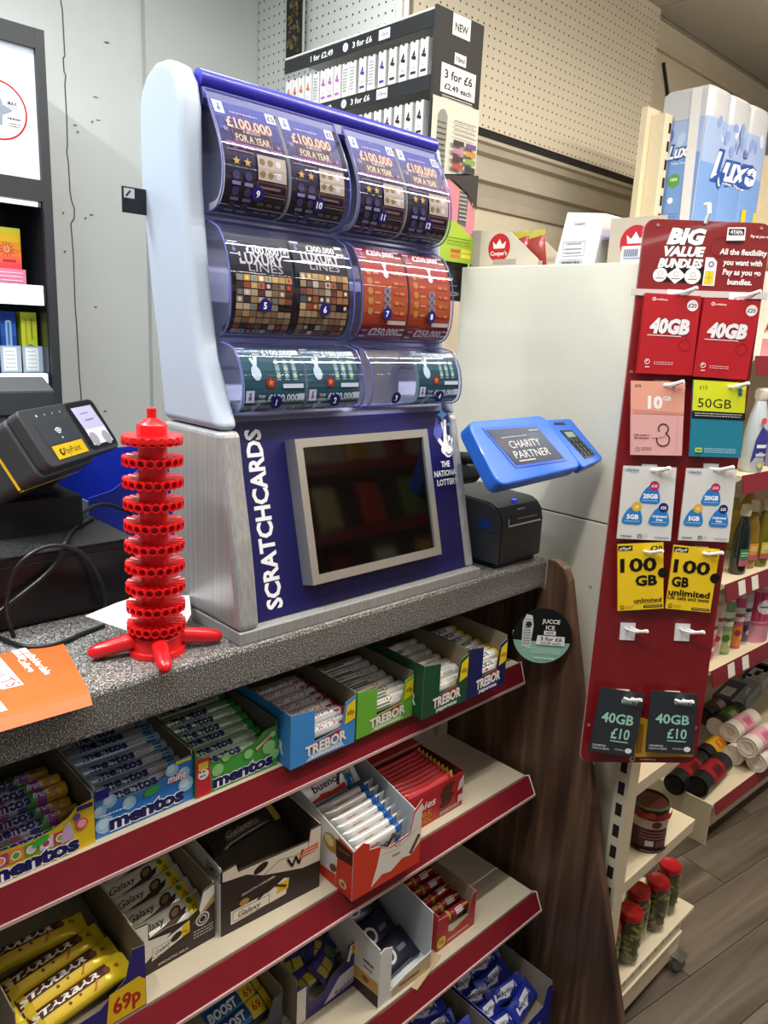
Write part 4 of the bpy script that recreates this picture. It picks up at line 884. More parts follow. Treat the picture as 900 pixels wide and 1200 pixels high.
# --- second shelf
PUR = M('#2b2270', .4)
w_ = .170; frt = [(0, 0), (w_, 0), (w_, .098), (w_-.018, .101), (w_-.022, .085), (w_-.028, .060), (w_*.62, .034), (w_*.3, .030), (.02, .045), (.008, .075), (0, .078)]
t, fo, so = carton('purple caramel nut bar carton with a yellow 69p flash', .2335, .838, S2, w_, .21, frt, .103, .108, PUR, M('#7c705c', .8), M('#7c705c', .8), insert=(.02, .045))
g = Print(faceY(0, 0, 0)); g.poly([(.112, .002), (w_-.001, .002), (w_-.001, .044), (w_-.010, .054), (.118, .050)], '#f0c420'); g.text('69p', .142, .027, .024, '#b8321c', w=.040, bold=.04); g.build('front_print', fo)
YW = FOIL('#d9bd22')
def dr_star(g, l, w):
    g.rect(.012, -w*.04, l*.80, w*.46, '#4a2a1c', 5); g.rect(.014, -w*.40, l*.74, -w*.05, '#d9b83a', 4); g.text('STARBAR', l*.40, w*.17, w*.24, '#e9e2d6', w=l*.62, bold=.045, ital=.2)
    g.circ(l*.40, -w*.18, w*.07, '#6a3c1e', 10); g.circ(l*.50, -w*.13, w*.06, '#6a3c1e', 10); g.circ(l*.78, w*.10, w*.15, '#6e3f22', 12); g.poly([(l*.60, -w*.34), (l*.63, -w*.34), (l*.69, 0), (l*.66, 0)], '#b8742a'); g.text('69', l*.885, w*.12, w*.17, '#a8321c', bold=.03); g.rect(.014, -w*.40, l*.08, -w*.1, '#3a2a6a', 2)
STB = bar_proto(.150, .034, .024, YW, dr_star)
for i, (x, y, z, a, rx) in enumerate([(.322, .868, .044, .10, .35), (.318, .900, .049, .13, .35), (.312, .934, .054, .10, .35), (.300, .975, .062, -.08, .2)]):
    place(STB, 'chocolate_bar', f'yellow nut caramel bar, {ORD[i]} from the front of the purple carton', 'chocolate bar', (x, y, S2+z), (rx, -.06, a), 'yellow caramel bars')
DB = M('#2a1c18', .45); TAN = M('#c9a878', .5)
w_ = .134; frt = [(0, 0), (w_, 0), (w_, .097), (w_-.020, .092), (w_-.028, .066), (w_*.66, .058), (w_*.42, .062), (.026, .060), (.024, .088), (0, .090)]
t, fo, so = carton('dark brown chocolate bar carton with cream corner, middle shelf left', .4065, .882, S2, w_, .19, frt, .098, .104, DB, M('#9a8f7c', .8), CARDW, insert=(.03, .052))
g = Print(faceY(0, 0, 0)); g.poly([(w_-.020, .091), (w_-.001, .096), (w_-.001, .080), (w_-.026, .056), (w_-.0275, .066)], '#e9e2d2'); g.poly([(w_-.001, .080), (w_-.001, .066), (w_-.040, .044), (w_-.026, .056)], '#b8935f'); g.poly([(.0, .089), (.0235, .087), (.0235, .058), (.06, .052), (.03, .03), (0, .012)], '#e9e2d2')
g.poly([(.028, .020), (.090, .036), (.090, .056), (.030, .040)], '#efe8da'); g.border(.030, .024, .089, .040, .0008, '#4a3a30'); g.text('Galaxy', .046, .034, .0085, '#5a4634', w=.026, bold=.01, ital=.3, rot=.2); g.circ(.068, .040, .010, '#3a2418', 14, .006, .4); g.poly([(.076, .033), (.090, .036), (.090, .055), (.078, .052)], '#e8c22e'); g.text('75p', .083, .041, .0042, '#a8321c', bold=.03)
g.ring(.112, .046, .0105, .0022, '#e6e0d6'); g.ring(.112, .046, .006, .0016, '#e6e0d6'); g.scribble(.096, .018, .130, .032, 3, '#d8d2c8', .0015, 6); g.text('SMOOTH MILK', .062, .010, .0042, '#cfc6b8', w=.05, bold=.02)
g.build('front_print', fo)
def dr_gal(g, l, w):
    g.poly([(l*.10, -w*.40), (l*.45, -w*.36), (l*.70, -w*.10), (l*.76, w*.12), (l*.62, w*.05), (l*.40, -w*.12), (l*.12, -w*.20)], '#33211a'); g.circ(l*.60, w*.12, w*.30, '#3a251b', 14, w*.18, .5); g.circ(l*.60, w*.13, w*.20, '#8a6a48', 12, w*.11, .5)
    g.text('Galaxy', l*.28, w*.12, w*.26, '#40301f', w=l*.34, bold=.005, ital=.35); g.rect(l*.76, -w*.40, l*.93, w*.40, '#e3d02c', 4); g.text('75', l*.85, -w*.08, w*.26, '#b8521c', bold=.03); g.circ(l*.82, w*.24, w*.13, '#4f8a3c', 10)
GAL = bar_proto(.124, .040, .016, FOIL('#d6d3c6'), dr_gal)
for i, (y, z) in enumerate([(.905, .050), (.935, .054), (.967, .059), (.997, .064), (1.024, .069)]):
    place(GAL, 'chocolate_bar', f'cream milk chocolate bar, {ORD[i]} from the front of the brown carton', 'chocolate bar', (.4735, y, S2+z), (.55, -.03, .06), 'cream chocolate bars')
w_ = .187; frt = [(0, 0), (w_, 0), (w_, .121), (w_-.022, .119), (w_-.024, .100), (.030, .106), (.026, .119), (0, .116)]
t, fo, so = carton('dark brown and cream bar carton lettered DM55X on its side', .547, .874, S2, w_, .19, frt, .121, .124, DB, M('#554a3c', .8), CARDW, rz=-.06, insert=(.035, .075))
g = Print(faceY(0, 0, 0)); CC = '#e0d2bc'
g.poly([(.002, .115), (.025, .118), (.029, .104), (w_-.024, .099), (w_-.022, .118), (w_-.001, .120), (w_-.001, .052), (.150, .054), (.115, .064), (.075, .076), (.045, .092), (.002, .098)], CC)
g.line([(.075, .076), (.105, .090), (.135, .084), (.160, .086), (.165, .118)], .0010, '#3a2a22'); g.circ(.070, .092, .014, '#2a1c18', 18, .007, .35)
g.poly([(.016, .014), (.118, .020), (.124, .048), (.114, .052), (.085, .040), (.016, .038)], '#efe6d2'); g.border(.020, .018, .086, .035, .0009, '#4a3a2c'); g.poly([(.10, .028), (.122, .030), (.124, .047), (.102, .046)], '#e9bd28'); g.text('79p', .113, .038, .006, '#a8321c', bold=.03); g.text('Galaxy', .050, .0265, .010, '#5a4432', w=.042, bold=.01, ital=.3); g.line([(.064, .036), (.090, .050), (.118, .036)], .004, '#4a3020'); g.circ(.040, .045, .009, '#b8874a', 12, .006)
g.text('SMOOTH CARAMEL', .066, .062, .0042, '#d8cbb8', w=.062, bold=.02, rot=.10)
g.line([(.120, .085), (.130, .067), (.136, .083), (.143, .066), (.150, .090)], .0042, '#26201c'); g.poly([(.140, .074), (.180, .079), (.181, .090), (.152, .088)], '#e0683a'); g.scribble(.150, .077, .178, .087, 2, '#f6e6da', .0016, 3)
g.build('front_print', fo)
g = Print(faceX(0, .09, 0)); g.border(.044, .096, .088, .112, .0012, '#22201e'); g.text('DM55X', .066, .104, .0105, '#22201e', w=.038, bold=.02); g.build('side_print', so[0])
def dr_dark(g, l, w): g.rect(l*.2, -w*.2, l*.7, w*.05, '#6a625a', 2); g.text('Galaxy', l*.42, w*.05, w*.3, '#b9a98c', w=l*.4, bold=0, ital=.3)
DKB = bar_proto(.135, .036, .014, FOIL('#2e2824'), dr_dark, FOIL('#b8a23a'))
for i, (x, y, z, a) in enumerate([(.655, .975, .088, .05), (.648, 1.002, .096, .09), (.640, 1.025, .100, .03)]):
    place(DKB, 'chocolate_bar', f'dark foil chocolate bar with gold tip, {ORD[i]} from the front of the DM55X carton', 'chocolate bar', (x, y, S2+z), (.5, -.08, a), 'dark foil bars')
# wafer bars in a white and red carton
w_ = .157; RK = M('#d63a22', .4); frt = [(0, 0), (w_, 0), (w_, .128), (w_-.020, .112), (w_-.028, .072), (w_*.5, .066), (w_*.36, .078), (w_*.22, .082), (w_*.22, .094), (.02, .102), (0, .094)]
t, fo, so = carton('white and red wafer bar carton overhanging the middle shelf', .752, .799, S2, w_, .235, frt, .096, .150, RK, M('#c4ccd2', .6), M('#e3e1dd', .5), insert=(.03, .05), rz=-.03)
g = Print(faceY(0, 0, 0)); g.poly([(w_*.26, .006), (w_*.42, .020), (w_*.55, .016), (w_*.72, .030), (w_*.85, .026), (w_-.001, .044), (w_-.001, .122), (w_-.019, .108), (w_-.0275, .070), (w_*.52, .064), (w_*.38, .074), (w_*.34, .045)], '#e9e2d6')
g.line([(w_*.40, .060), (w_*.62, .054), (w_-.012, .074)], .0008, '#9a8a7a'); g.line([(w_*.84, .030), (w_*.97, .060)], .008, '#4a2c1c'); g.line([(w_*.85, .032), (w_*.96, .056)], .003, '#8a5a3a'); g.ring(w_*.63, .066, .007, .0012, '#5a4a40', 14, .005); g.text('bueno', w_*.62, .046, .0055, '#4a3428', bold=.01); g.build('front_print', fo)
g = Print(faceX(0, .235, 0)); g.poly([(.190, .001), (.233, .001), (.233, .093), (.195, .100)], '#d63a22'); g.poly([(.10, .001), (.19, .001), (.19, .024), (.15, .020), (.10, .028)], '#d63a22'); g.circ(.176, .078, .022, '#b88a3c', 18, .017); g.circ(.170, .080, .013, '#e6cf8a', 14, .010); g.poly([(.19, .060), (.232, .066), (.232, .090), (.188, .094)], '#3c2216'); g.circ(.21, .018, .010, '#e0c48a', 14, .008); g.circ(.21, .018, .005, '#8a5a2a', 12, .004); g.circ(.183, .034, .010, '#7a4a24', 14, .007, .5); g.line([(.195, .080), (.225, .082)], .003, '#8a5a34')
g.build('side_print', so[0])
def dr_wafer(g, l, w):
    g.rect(l*.74, -w*.46, l*.90, w*.46, '#2a66b0', 3); g.text('bueno', l*.42, w*.06, w*.30, '#33211a', w=l*.42, bold=.02); g.text('kinder', l*.40, w*.30, w*.13, '#b8321c', bold=.02); g.poly([(l*.06, -w*.46), (l*.72, -w*.46), (l*.72, -w*.26), (l*.5, -w*.32), (l*.3, -w*.22), (l*.06, -w*.34)], '#c43a26')
    g.line([(l*.60, -w*.24), (l*.70, w*.24)], w*.14, '#3a2216'); g.circ(l*.70, w*.20, w*.13, '#7a5230', 12); g.text('75p', l*.82, w*.10, w*.20, '#e8d23c', bold=.03)
WF = bar_proto(.138, .046, .017, FOIL('#dcdad6'), dr_wafer, band=FOIL('#2a66b0'))
for i in range(7):
    place(WF, 'wafer_bar', f'white wafer bar with blue end standing on edge, {ORD[i]} from the front', 'chocolate bar', (.831+.001*i, .824+.0165*i, S2+.058+.0042*i), (math.radians(97), -.05, -.02), 'white wafer bars')
for i in range(2): place(WF, 'wafer_bar', f'white wafer bar with blue end lying face up at the back, {["upper", "lower"][1-i]} one', 'chocolate bar', (.828, .960+.016*i, S2+.110+.013*i), (math.radians(48), -.05, .04), 'white wafer bars')
# red biscuit packs
RB = M('#b01c24', .38); w_ = .170
t, fo, so = carton('red chocolate biscuit carton, right on middle shelf', .931, .858, S2, w_, .20, [(0, 0), (w_, 0), (w_, .074), (w_-.010, .078), (0, .070)], .078, .082, RB, M('#5a1a18', .7), RB, insert=(.012, .014))
g = Print(faceY(0, 0, 0)); g.text('chies', .058, .047, .017, '#f0e4e0', w=.060, bold=.02, ital=.15); g.text('MILK', .060, .027, .011, '#d88a2c', w=.036, bold=.05); g.text('CHOC', .060, .013, .011, '#d88a2c', w=.036, bold=.05)
for i in range(4): g.circ(.118+.006*(i % 2), .026+.012*i, .018, '#3a1e16', 16, .007, .1); g.circ(.118+.006*(i % 2), .0275+.012*i, .015, '#54301f', 14, .004, .1)
g.rect(.102, .005, .160, .013, '#d6b8b4'); g.scribble(.104, .006, .158, .012, 2, '#7a2a2a', .0015); g.poly([(.150, .040), (.168, .046), (.168, .072), (.154, .060)], '#c8bcb4'); g.rect(.153, .014, .168, .03, '#d8c8c2'); g.build('front_print', fo)
B().prism([(.115, .0825), (.199, .0825), (.199, .084), (.115, .084)], 'x', .001, w_-.001, RB).obj('torn_lid', t)
g = Print(faceZ(0, 0, .084)); g.scribble(.05, .150, .13, .175, 2, '#c87a78', .006); g.rect(.02, .116, .165, .122, '#b8a89c'); g.build('lid_print', t)
def dr_bisc(g, l, w): g.rect(l*.12, w*.30, l*.88, w*.44, '#d04a4c', 2)
BSC = bar_proto(.150, .052, .011, FOIL('#b5202a'), dr_bisc, FOIL('#c9a43a'), .008)
for i in range(9):
    place(BSC, 'biscuit_pack', f'red foil biscuit pack standing on edge, {ORD[i]} row from the front', 'biscuits', (.931+w_/2, .8735+.0112*i, S2+.046+.0012*i), (math.radians(72), 0, 0), 'red biscuit packs')

# --- third shelf
BLK_ = M('#1c2440', .4)
w_ = .137; t, fo, so = carton('dark blue bar carton cut by the bottom of the view', .531, .874, S3, w_, .19, [(0, 0), (w_, 0), (w_, .082), (w_-.018, .078), (w_-.03, .045), (.02, .040), (0, .07)], .090, .098, BLK_, KRAFT, KRAFT, insert=(.025, .05))
def dr_boost(g, l, w): g.text('BOOST', l*.36, w*.05, w*.42, '#d8e6f2', w=l*.44, bold=.05, ital=.15, out=('#101c34', .04)); g.rect(l*.64, -w*.42, l*.88, w*.42, '#d8ba2a', 3); g.text('69', l*.76, w*.04, w*.36, '#a8401c', bold=.03); g.rect(l*.08, -w*.40, l*.6, -w*.2, '#2a86c0', 2)
BST = bar_proto(.128, .036, .018, FOIL('#1d4a82'), dr_boost, FOIL('#d8c22c'))
for i, (y, z) in enumerate([(.900, .050), (.928, .056), (.957, .063), (.985, .070)]):
    place(BST, 'chocolate_bar', f'blue biscuit caramel bar with yellow tip, {ORD[i]} from the front of the dark blue carton', 'chocolate bar', (.598, y, S3+z), (.5, -.03, .08), 'blue caramel bars')
w_ = .147; PP2 = M('#2c2168', .4)
t, fo, so = carton('purple small chocolate carton with yellow price corner, bottom middle', .690, .862, S3, w_, .20, [(0, 0), (w_, 0), (w_, .072), (w_-.001, .100), (w_-.028, .096), (w_-.034, .066), (w_-.07, .056), (w_-.085, .034), (.03, .030), (.022, .075), (0, .078)], .098, .104, PP2, KRAFT, KRAFT, insert=(.02, .05))
g = Print(faceY(0, 0, 0)); g.poly([(w_-.024, .074), (w_-.001, .078), (w_-.001, .099), (w_-.020, .096)], '#e8b62c'); g.text('30p', w_-.0115, .087, .008, '#9c3a1c', w=.015, bold=.03); g.poly([(w_-.033, .066), (w_-.025, .096), (w_-.020, .095), (w_-.026, .062)], '#eeeae4'); g.poly([(w_-.085, .006), (w_-.004, .012), (w_-.004, .050), (w_-.05, .044)], '#c9c6d2'); g.text('freddo', w_-.038, .016, .012, '#1d1a2c', w=.042, bold=.01, rot=.12); g.rect(.0, .002, .020, .074, '#e6e3dc')
g.build('front_print', fo)
def dr_fr(g, l, w): g.rect(l*.12, -w*.40, l*.48, w*.1, '#a89a2c', 3); g.circ(l*.66, 0, w*.30, '#49682f', 12); g.rect(l*.14, w*.14, l*.5, w*.36, '#3c2c84', 2); g.poly([(l*.5, -w*.3), (l*.9, -w*.4), (l*.9, -w*.2)], '#c4b23a')
FRD = bar_proto(.088, .042, .014, FOIL('#32306a'), dr_fr)
r = random.Random(11)
for i, (x, y, z, a) in enumerate([(.745, .895, .052, .2), (.785, .900, .056, .5), (.748, .925, .060, -.2), (.790, .935, .064, .9), (.742, .955, .066, .1), (.786, .968, .072, -.4), (.745, .985, .073, .6), (.785, 1.000, .078, .2)]):
    place(FRD, 'chocolate_bar', f'small purple and olive wrapped chocolate, {ORD[i]} piece counting from the carton front', 'chocolate bar', (x, y, S3+z), (r.uniform(.2, .6), r.uniform(-.15, .15), a), 'small purple chocolates')
w_ = .140; WH = M('#e4e2dd', .5)
t, fo, so = carton('tall white cake bar carton with front flap, bottom shelf centre', .823, .7945, S3, w_, .215, [(0, 0), (w_, 0), (w_, .040), (w_*.5, .030), (.03, .020), (.03, .115), (.012, .122), (0, .118)], .125, .16, WH, M('#cfd3d6', .6), WH, insert=(.02, .03))
g = Print(faceY(0, 0, 0)); g.poly([(.034, .003), (w_-.002, .003), (w_-.002, .037), (w_*.5, .028), (.034, .019)], '#c9b48e'); g.scribble(w_*.38, .010, w_*.76, .022, 1, '#8a2c22', .005); g.build('front_print', fo)
g = Print(faceX(0, .215, 0)); g.poly([(.10, .001), (.214, .001), (.214, .028), (.12, .022)], '#3a2a24'); g.poly([(.125, .024), (.213, .030), (.213, .052), (.15, .050)], '#c89a4a'); g.circ(.18, .040, .010, '#8a5a2c', 12, .006); g.scribble(.172, .073, .200, .083, 1, '#4a3a38', .005); g.scribble(.172, .062, .198, .070, 1, '#b85a54', .004); g.circ(.085, .128, .018, '#8a1f2c', 16); g.circ(.085, .128, .009, '#e4e2dd', 12); g.build('side_print', so[0])
def dr_dk(g, l, w): g.ring(l*.40, 0, w*.22, w*.09, '#c9ccd4', 16); g.rect(l*.6, -w*.1, l*.8, w*.05, '#5a5f72')
DKP = bar_proto(.115, .060, .018, FOIL('#191c30'), dr_dk)
for i, (x, y, z, rx, a) in enumerate([(.893, .835, .045, .5, .1), (.890, .885, .058, .6, .15), (.896, .940, .075, .6, -.05)]):
    place(DKP, 'snack_pack', f'dark navy snack pack, {ORD[i]} from the front of the tall white carton', 'snack', (x, y, S3+z), (rx, 0, a), 'dark snack packs')
B().prism([(.0, .0), (.062, .0), (.062, .004), (0, .004)], 'z', 0, .0008, TAN)
w_ = .115; t, fo, so = carton('red sweet roll carton on the right of third shelf', 1.000, .812, S3, w_, .19, [(0, 0), (w_, 0), (w_, .082), (w_-.012, .078), (w_-.020, .036), (w_*.4, .024), (.032, .030), (.030, .070), (0, .074)], .082, .088, M('#b3222c', .4), M('#a0937c', .8), M('#b3222c', .4), insert=(.016, .03))
g = Print(faceY(0, 0, 0)); g.circ(.012, .018, .013, '#e0c83c', 18); g.text('55p', .012, .018, .008, '#3a5a24', w=.015, bold=.03); g.rect(.03, .008, w_-.02, .014, '#d8a49c'); g.build('front_print', fo)
def dr_redr(g, l, r): g.rect(-l*.30, -.008, l*.05, .004, '#d8d4d2', 2); g.scribble(l*.06, -.004, l*.34, .005, 1, '#d8b43a', .004)
RRL = roll_proto(.062, .0105, M('#8a1c24', .3, .1, .05, .2), M('#8a1c24', .3), M('#a8893a', .3), dr_redr, .008)
k = 0
for j, (y, z) in enumerate([(.838, .035), (.862, .040), (.886, .044), (.912, .049), (.938, .052)]):
    for i in (0, 1):
        place(RRL, 'sweet_roll', f'short red caramel roll, {ORD[j]} row from the front, {["left", "right"][i]} of the pair', 'sweets', (1.0225+.0035+.063*i+.004, y, S3+z), (r.uniform(-.5, .5), 0, r.uniform(-.06, .06)), 'short red rolls'); k += 1
o = B().prism([(0, 0), (.095, .025), (.090, .040), (-.004, .013)], 'z', 0, .0012, M('#b9a27c', .6)).obj('loose_card', solid=0); o.location = (.905, .775, S3+.001); tag(o, 'loose tan card strip lying in front of the tall white carton', 'card')
# --- bottom shelf
BL4 = M('#1c2a9c', .4)
def dr_milk(g, l, w): g.poly([(l*.16, -w*.26), (l*.50, -w*.30), (l*.80, -w*.05), (l*.76, w*.30), (l*.40, w*.26), (l*.18, w*.10)], '#d5d6de'); g.text('MilkyWay', l*.47, 0, w*.22, '#1a1f5c', w=l*.52, bold=.03, ital=.2)
MLK = bar_proto(.098, .040, .016, FOIL('#20309a'), dr_milk)
for bx, x0, nm in ((0, .905, 'left blue carton'), (1, 1.090, 'right blue carton')):
    w_ = .180; t, fo, so = carton(f'royal blue milk chocolate carton, {["left", "right"][bx]} one on bottom shelf', x0, .702, S4, w_, .23, [(0, 0), (w_, 0), (w_, .10), (w_-.02, .105), (w_-.03, .06), (.03, .05), (.02, .09), (0, .09)], .108, .115, BL4, KRAFT, BL4, insert=(.03, .06))
    g = Print(faceY(0, 0, 0)); g.text('MilkyWay', w_*.5, .026, .02, '#e6e6ee', w=w_*.6, bold=.03, ital=.15); g.build('front_print', fo)
    for i in range(10):
        x = x0+.055+.062*(i % 2)+r.uniform(-.008, .008); y = .740+.036*(i//2); z = S4+.052+.008*(i//2)+.012*(i % 2)
        place(MLK, 'chocolate_bar', f'royal blue milk chocolate bar, {ORD[i]} piece from the front in the {nm}', 'chocolate bar', (x, y, z), (r.uniform(.3, .8), r.uniform(-.15, .15), r.uniform(-.4, .3)), 'royal blue bars')
# ================================================================== white gondola end and the SIM card board
G = thing('gondola_shelving', 'cream gondola shelving whose glossy back panel stands beyond the counter', 'shelves', (1.42, .70, 0))
GP = M('#e6e3d2', .22, 0, .02, .25); GM_ = M('#dacdb2', .4, 0, .03)
B().box(0, .022, .075, .529, 1.2185, 1.739, GP).obj('upper_back_panel', G, bevel=.002); B().box(0, .022, .032, .529, .16, 1.2155, GP).obj('lower_back_panel', G, bevel=.002)
B().box(.003, .020, .004, .527, 1.2157, 1.2183, M('#6b675c', .6)).obj('panel_joint', G)
up = B().box(-.062, -.020, -.066, -.036, .1, .90, GM_).obj('upright', G); B().box(-.035, -.020, -.0358, .03, .12, .89, GM_).obj('upright_web', G)
SLT = M('#161412', .8); sm = B(); sm.box(-.0626, -.0621, -.058, -.044, 0, .028, SLT); sm = sm.mesh('slot')
for i in range(14): o = inst("slot", sm, up); o.location = (0, 0, .18+i*.05)
B().box(.0225, .26, .075, .57, 1.688, 1.70, GM_).obj('top_shelf', G)
for z, x1, nm in ((.690, .26, 'shelf'), (.447, .335, 'shelf')): B().prism([(-.0195, z), (x1, z), (x1, z-.008), (x1-.005, z-.032), (-.0195, z-.032)], 'y', -.062, .52, GM_).obj(nm, G, bevel=.0015)
B().prism([(-.0195, .145), (.425, .145), (.425, .132), (-.0195, .132)], 'y', -.062, .52, GM_).obj('base_deck', G, bevel=.002)
pf = [(-.0195, .1315), (.37, .1315), (.372, .115), (.358, .112), (.356, .10), (.372, .098), (.365, .035), (-.0195, .035)]
B().prism(pf, 'y', -.058, -.050, GM_).obj('end_plate', G); B().prism([(-.0195, .105), (.362, .105), (.362, .098), (-.0195, .098)], 'y', -.064, -.0582, GM_).obj('end_plate_rib', G)
tm_ = B()
for i in range(9): tm_.box(.02+i*.038, .022+i*.038, -.0628, -.0622, .1322, .144, M('#5c5548', .6))
tm_.obj('deck_notches', G)['kind'] = 'stuff'
cs = B().lathe([(0, -.007), (.018, -.007), (.021, -.003), (.021, .003), (.018, .007), (0, .007)], M('#6f6d68', .3), c=(0, 0, 0), n=18, ax='x').obj('castor', G, smooth=True, auto=.6); cs.location = (.345, -.072, .0213); cs.rotation_euler = (0, 0, 1.2)
B().box(.325, .365, -.088, -.0585, .043, .047, STEEL).obj('castor_plate', G)
# gherkin jars on the base deck
GLS = clear_mat((.97, 1.0, .97), gloss=.06)
OL = M('#5c5e24', .4, 0, .25, 0, 0, 60); OL2 = M('#7c7a36', .4, 0, .2, 0, 0, 80); RL = M('#b3161c', .3, 0, .03, .3)
jb = smooth(B().lathe([(0, .001), (.030, .001), (.0325, .005), (.0325, .105), (.030, .116), (.0265, .121)], GLS, n=20).mesh('glass'))
jr = random.Random(5); gk = B(); gk.lathe([(0, .004), (.027, .004), (.027, .112), (0, .112)], M('#454618', .5), n=12)
for i in range(34):
    a = jr.uniform(0, 2*PI); z = jr.uniform(.014, .104); t = jr.uniform(-.9, .9); q = Vector((.0265*math.cos(a), .0265*math.sin(a), z)); d = Vector((-math.sin(a)*math.cos(t), math.cos(a)*math.cos(t), math.sin(t)))*.012
    gk.cyl(q-d, q+d, .0042, .0042, jr.choice([OL, OL2]), 7)
gk = gk.mesh('gherkins')
jl = smooth(B().lathe([(.0285, .117), (.0292, .119), (.0292, .131), (.027, .1345), (.022, .1342), (.020, .133), (0, .133)], RL, n=24).mesh('lid'))
for i, (px, lb) in enumerate([((785.5, 1012.5), 'gherkin jar with red lid nearest the outer corner of the deck'), ((771.4, 1030.5), 'gherkin jar with red lid, second from the outer corner'), ((748.6, 1041), 'gherkin jar with red lid behind the two front jars'), ((739.6, 1066), 'gherkin jar with red lid and a red pepper, beside the upright'), ((725.5, 1082), 'gherkin jar mostly hidden behind the walnut panel edge'), ((722, 1055), 'gherkin jar hidden farthest back beside the upright')]):
    p = at(*px, Z=.145+.133)
    if i >= 4: p = Vector((1.468, .690+.075*(i-4), 0))
    t = thing('gherkin_jar', lb, 'jar', (p.x, max(p.y, .673), .1453), i*1.3); inst('glass', jb, t); inst('gherkins', gk, t)['kind'] = 'stuff'; inst('lid', jl, t)
    if i == 3: B().cyl((-.026, -.010, .03), (-.027, -.012, .048), .006, .005, M('#b0342c', .4), 8).obj('red_pepper', t)
# tomato tin on the middle shelf
p = at(765, 991, Z=.447)
t = thing('food_tin', 'dark red food tin with tomato picture on the gondola shelf', 'tin', (p.x, p.y+.02, .4475))
TR_, TH = .044, .112; TB_ = M('#4a1c1c', .35)
B().lathe([(0, 0), (TR_, 0), (TR_, .004), (TR_-.001, .006), (TR_-.001, TH-.006), (TR_, TH-.004), (TR_, TH), (TR_-.003, TH), (TR_-.003, TH-.004), (0, TH-.004)], TB_, n=28).obj('tin_body', t, smooth=True, auto=.6)
B().lathe([(TR_+.0006, TH-.004), (TR_+.0006, TH+.0005), (TR_-.003, TH+.0005)], M('#5a7a4a', .3, .4), n=28).obj('rim', t)
g = Print(vcylmap(TR_, CAMDIR+.12)); g.rect(-.05, .066, .045, .088, '#c9b8a8', 1); g.su = 10
g.rect(-.065, .062, .065, .084, '#c4b2a4'); g.circ(0, .073, .012, '#8a2024', 16, .009); g.circ(0, .074, .008, '#2c4a34', 12, .004); g.scribble(-.035, .036, .035, .058, 3, '#b38a84', .0024, 3); g.rect(-.022, .020, -.004, .034, '#d8cfc8'); g.scribble(.002, .018, .034, .034, 3, '#b89a94', .0018, 5); g.rect(-.05, .004, .05, .012, '#241414'); g.scribble(-.03, .006, .03, .010, 1, '#b9b2aa', .0016)
for i, (x, z) in enumerate([(-.03, .094), (-.015, .099), (.0, .095), (.015, .098), (.03, .094), (-.04, .099), (.042, .099)]): g.circ(x, z, .0085, ['#a83024', '#b8402c', '#8a2a20'][i % 3], 12)
g.build('tin_label', t)

# ------------------------------------------------ the red SIM card board
bm = frame(at(680, 888, X=1.25), (.171, -.161, 0), (.139, .073, 1.027))
BD = thing('display_board', 'tall dark red hanging board of phone SIM card packs', 'display board', mat=bm)
def onb(px, z=0): return plane_uv(px, bm @ Matrix.Translation((0, 0, z)))
BR_ = M('#7e1519', .35, 0, .03, .15)
cor = [onb(p) for p in [(680, 893), (815, 894), (905, 262), (757, 256)]]
B().prism(round_quad(cor, .022), 'z', -.006, 0, BR_).obj('board', BD)
B().prism(round_quad([(cor[0][0]-.0012, cor[0][1]-.0012), (cor[1][0]+.0012, cor[1][1]-.0012), (cor[2][0]+.0012, cor[2][1]+.0012), (cor[3][0]-.0012, cor[3][1]+.0012)], .022), 'z', -.0075, -.0061, M('#c9a19c', .4)).obj('edge', BD)
B().box(.10, .16, .45, .49, -.05, -.0077, M('#b9b6ae', .4)).obj('bracket', BD)
st_ = [onb(p) for p in [(739, 346), (898, 351), (899, 343.5), (740, 338.5)]]
B().prism(st_, 'z', .0002, .003, M('#c4c0bd', .3)).obj('price_rail', BD)
def quadmap(q, z=0):
    q = [Vector(p) for p in q]; wq = ((q[1]-q[0]).length+(q[2]-q[3]).length)/2; hq = ((q[3]-q[0]).length+(q[2]-q[1]).length)/2
    def f(u, v, h):
        s_, t = u/wq, v/hq; p = (q[0]*(1-s_)+q[1]*s_)*(1-t)+(q[3]*(1-s_)+q[2]*s_)*t; return (p.x, p.y, z+h)
    return f, wq, hq
# print on the header
hq_ = [onb(p) for p in [(740, 338), (898, 344), (903, 266), (757, 258)]]; f, W, H = quadmap(hq_); g = Print(f)
g.poly([(W*.17, H*.12), (W*.56, H*.10), (W*.52, H*.36), (W*.20, H*.34)], '#17100f')
for i, t_ in enumerate(('BIG', 'VALUE', 'BUNDLES')): g.text(t_, W*(.345, .345, .330)[i], H*(.80, .575, .40)[i], H*(.22, .135, .125)[i], '#f4f1ee', w=W*(.30, .32, .34)[i], bold=.06, ital=.2, out=('#1c1312', .03), rot=.02)
g.circ(W*.19, H*.215, H*.105, '#e9e6e2', 18); g.poly([(W*.31, H*.09), (W*.385, H*.215), (W*.31, H*.34), (W*.235, H*.215)], '#e9e6e2'); g.circ(W*.435, H*.215, H*.12, '#e9e6e2', 18)
for x in (.19, .31, .435): g.ring(W*x, H*.235, H*.035, .0008, '#8a8684', 10); g.rect(W*x-.008, H*.16, W*x+.008, H*.175, '#8a8684')
g.poly([(W*.515, H*.08), (W*.605, H*.08), (W*.605, H*.44), (W*.575, H*.50), (W*.515, H*.50)], '#e4dfe0'); g.rect(W*.525, H*.10, W*.592, H*.30, '#d8c43a'); g.line([(W*.525, H*.2), (W*.592, H*.2)], .0009, '#a8922a'); g.line([(W*.558, H*.1), (W*.558, H*.3)], .0009, '#a8922a'); g.ring(W*.562, H*.40, W*.018, .0022, '#6a54a8', 14)
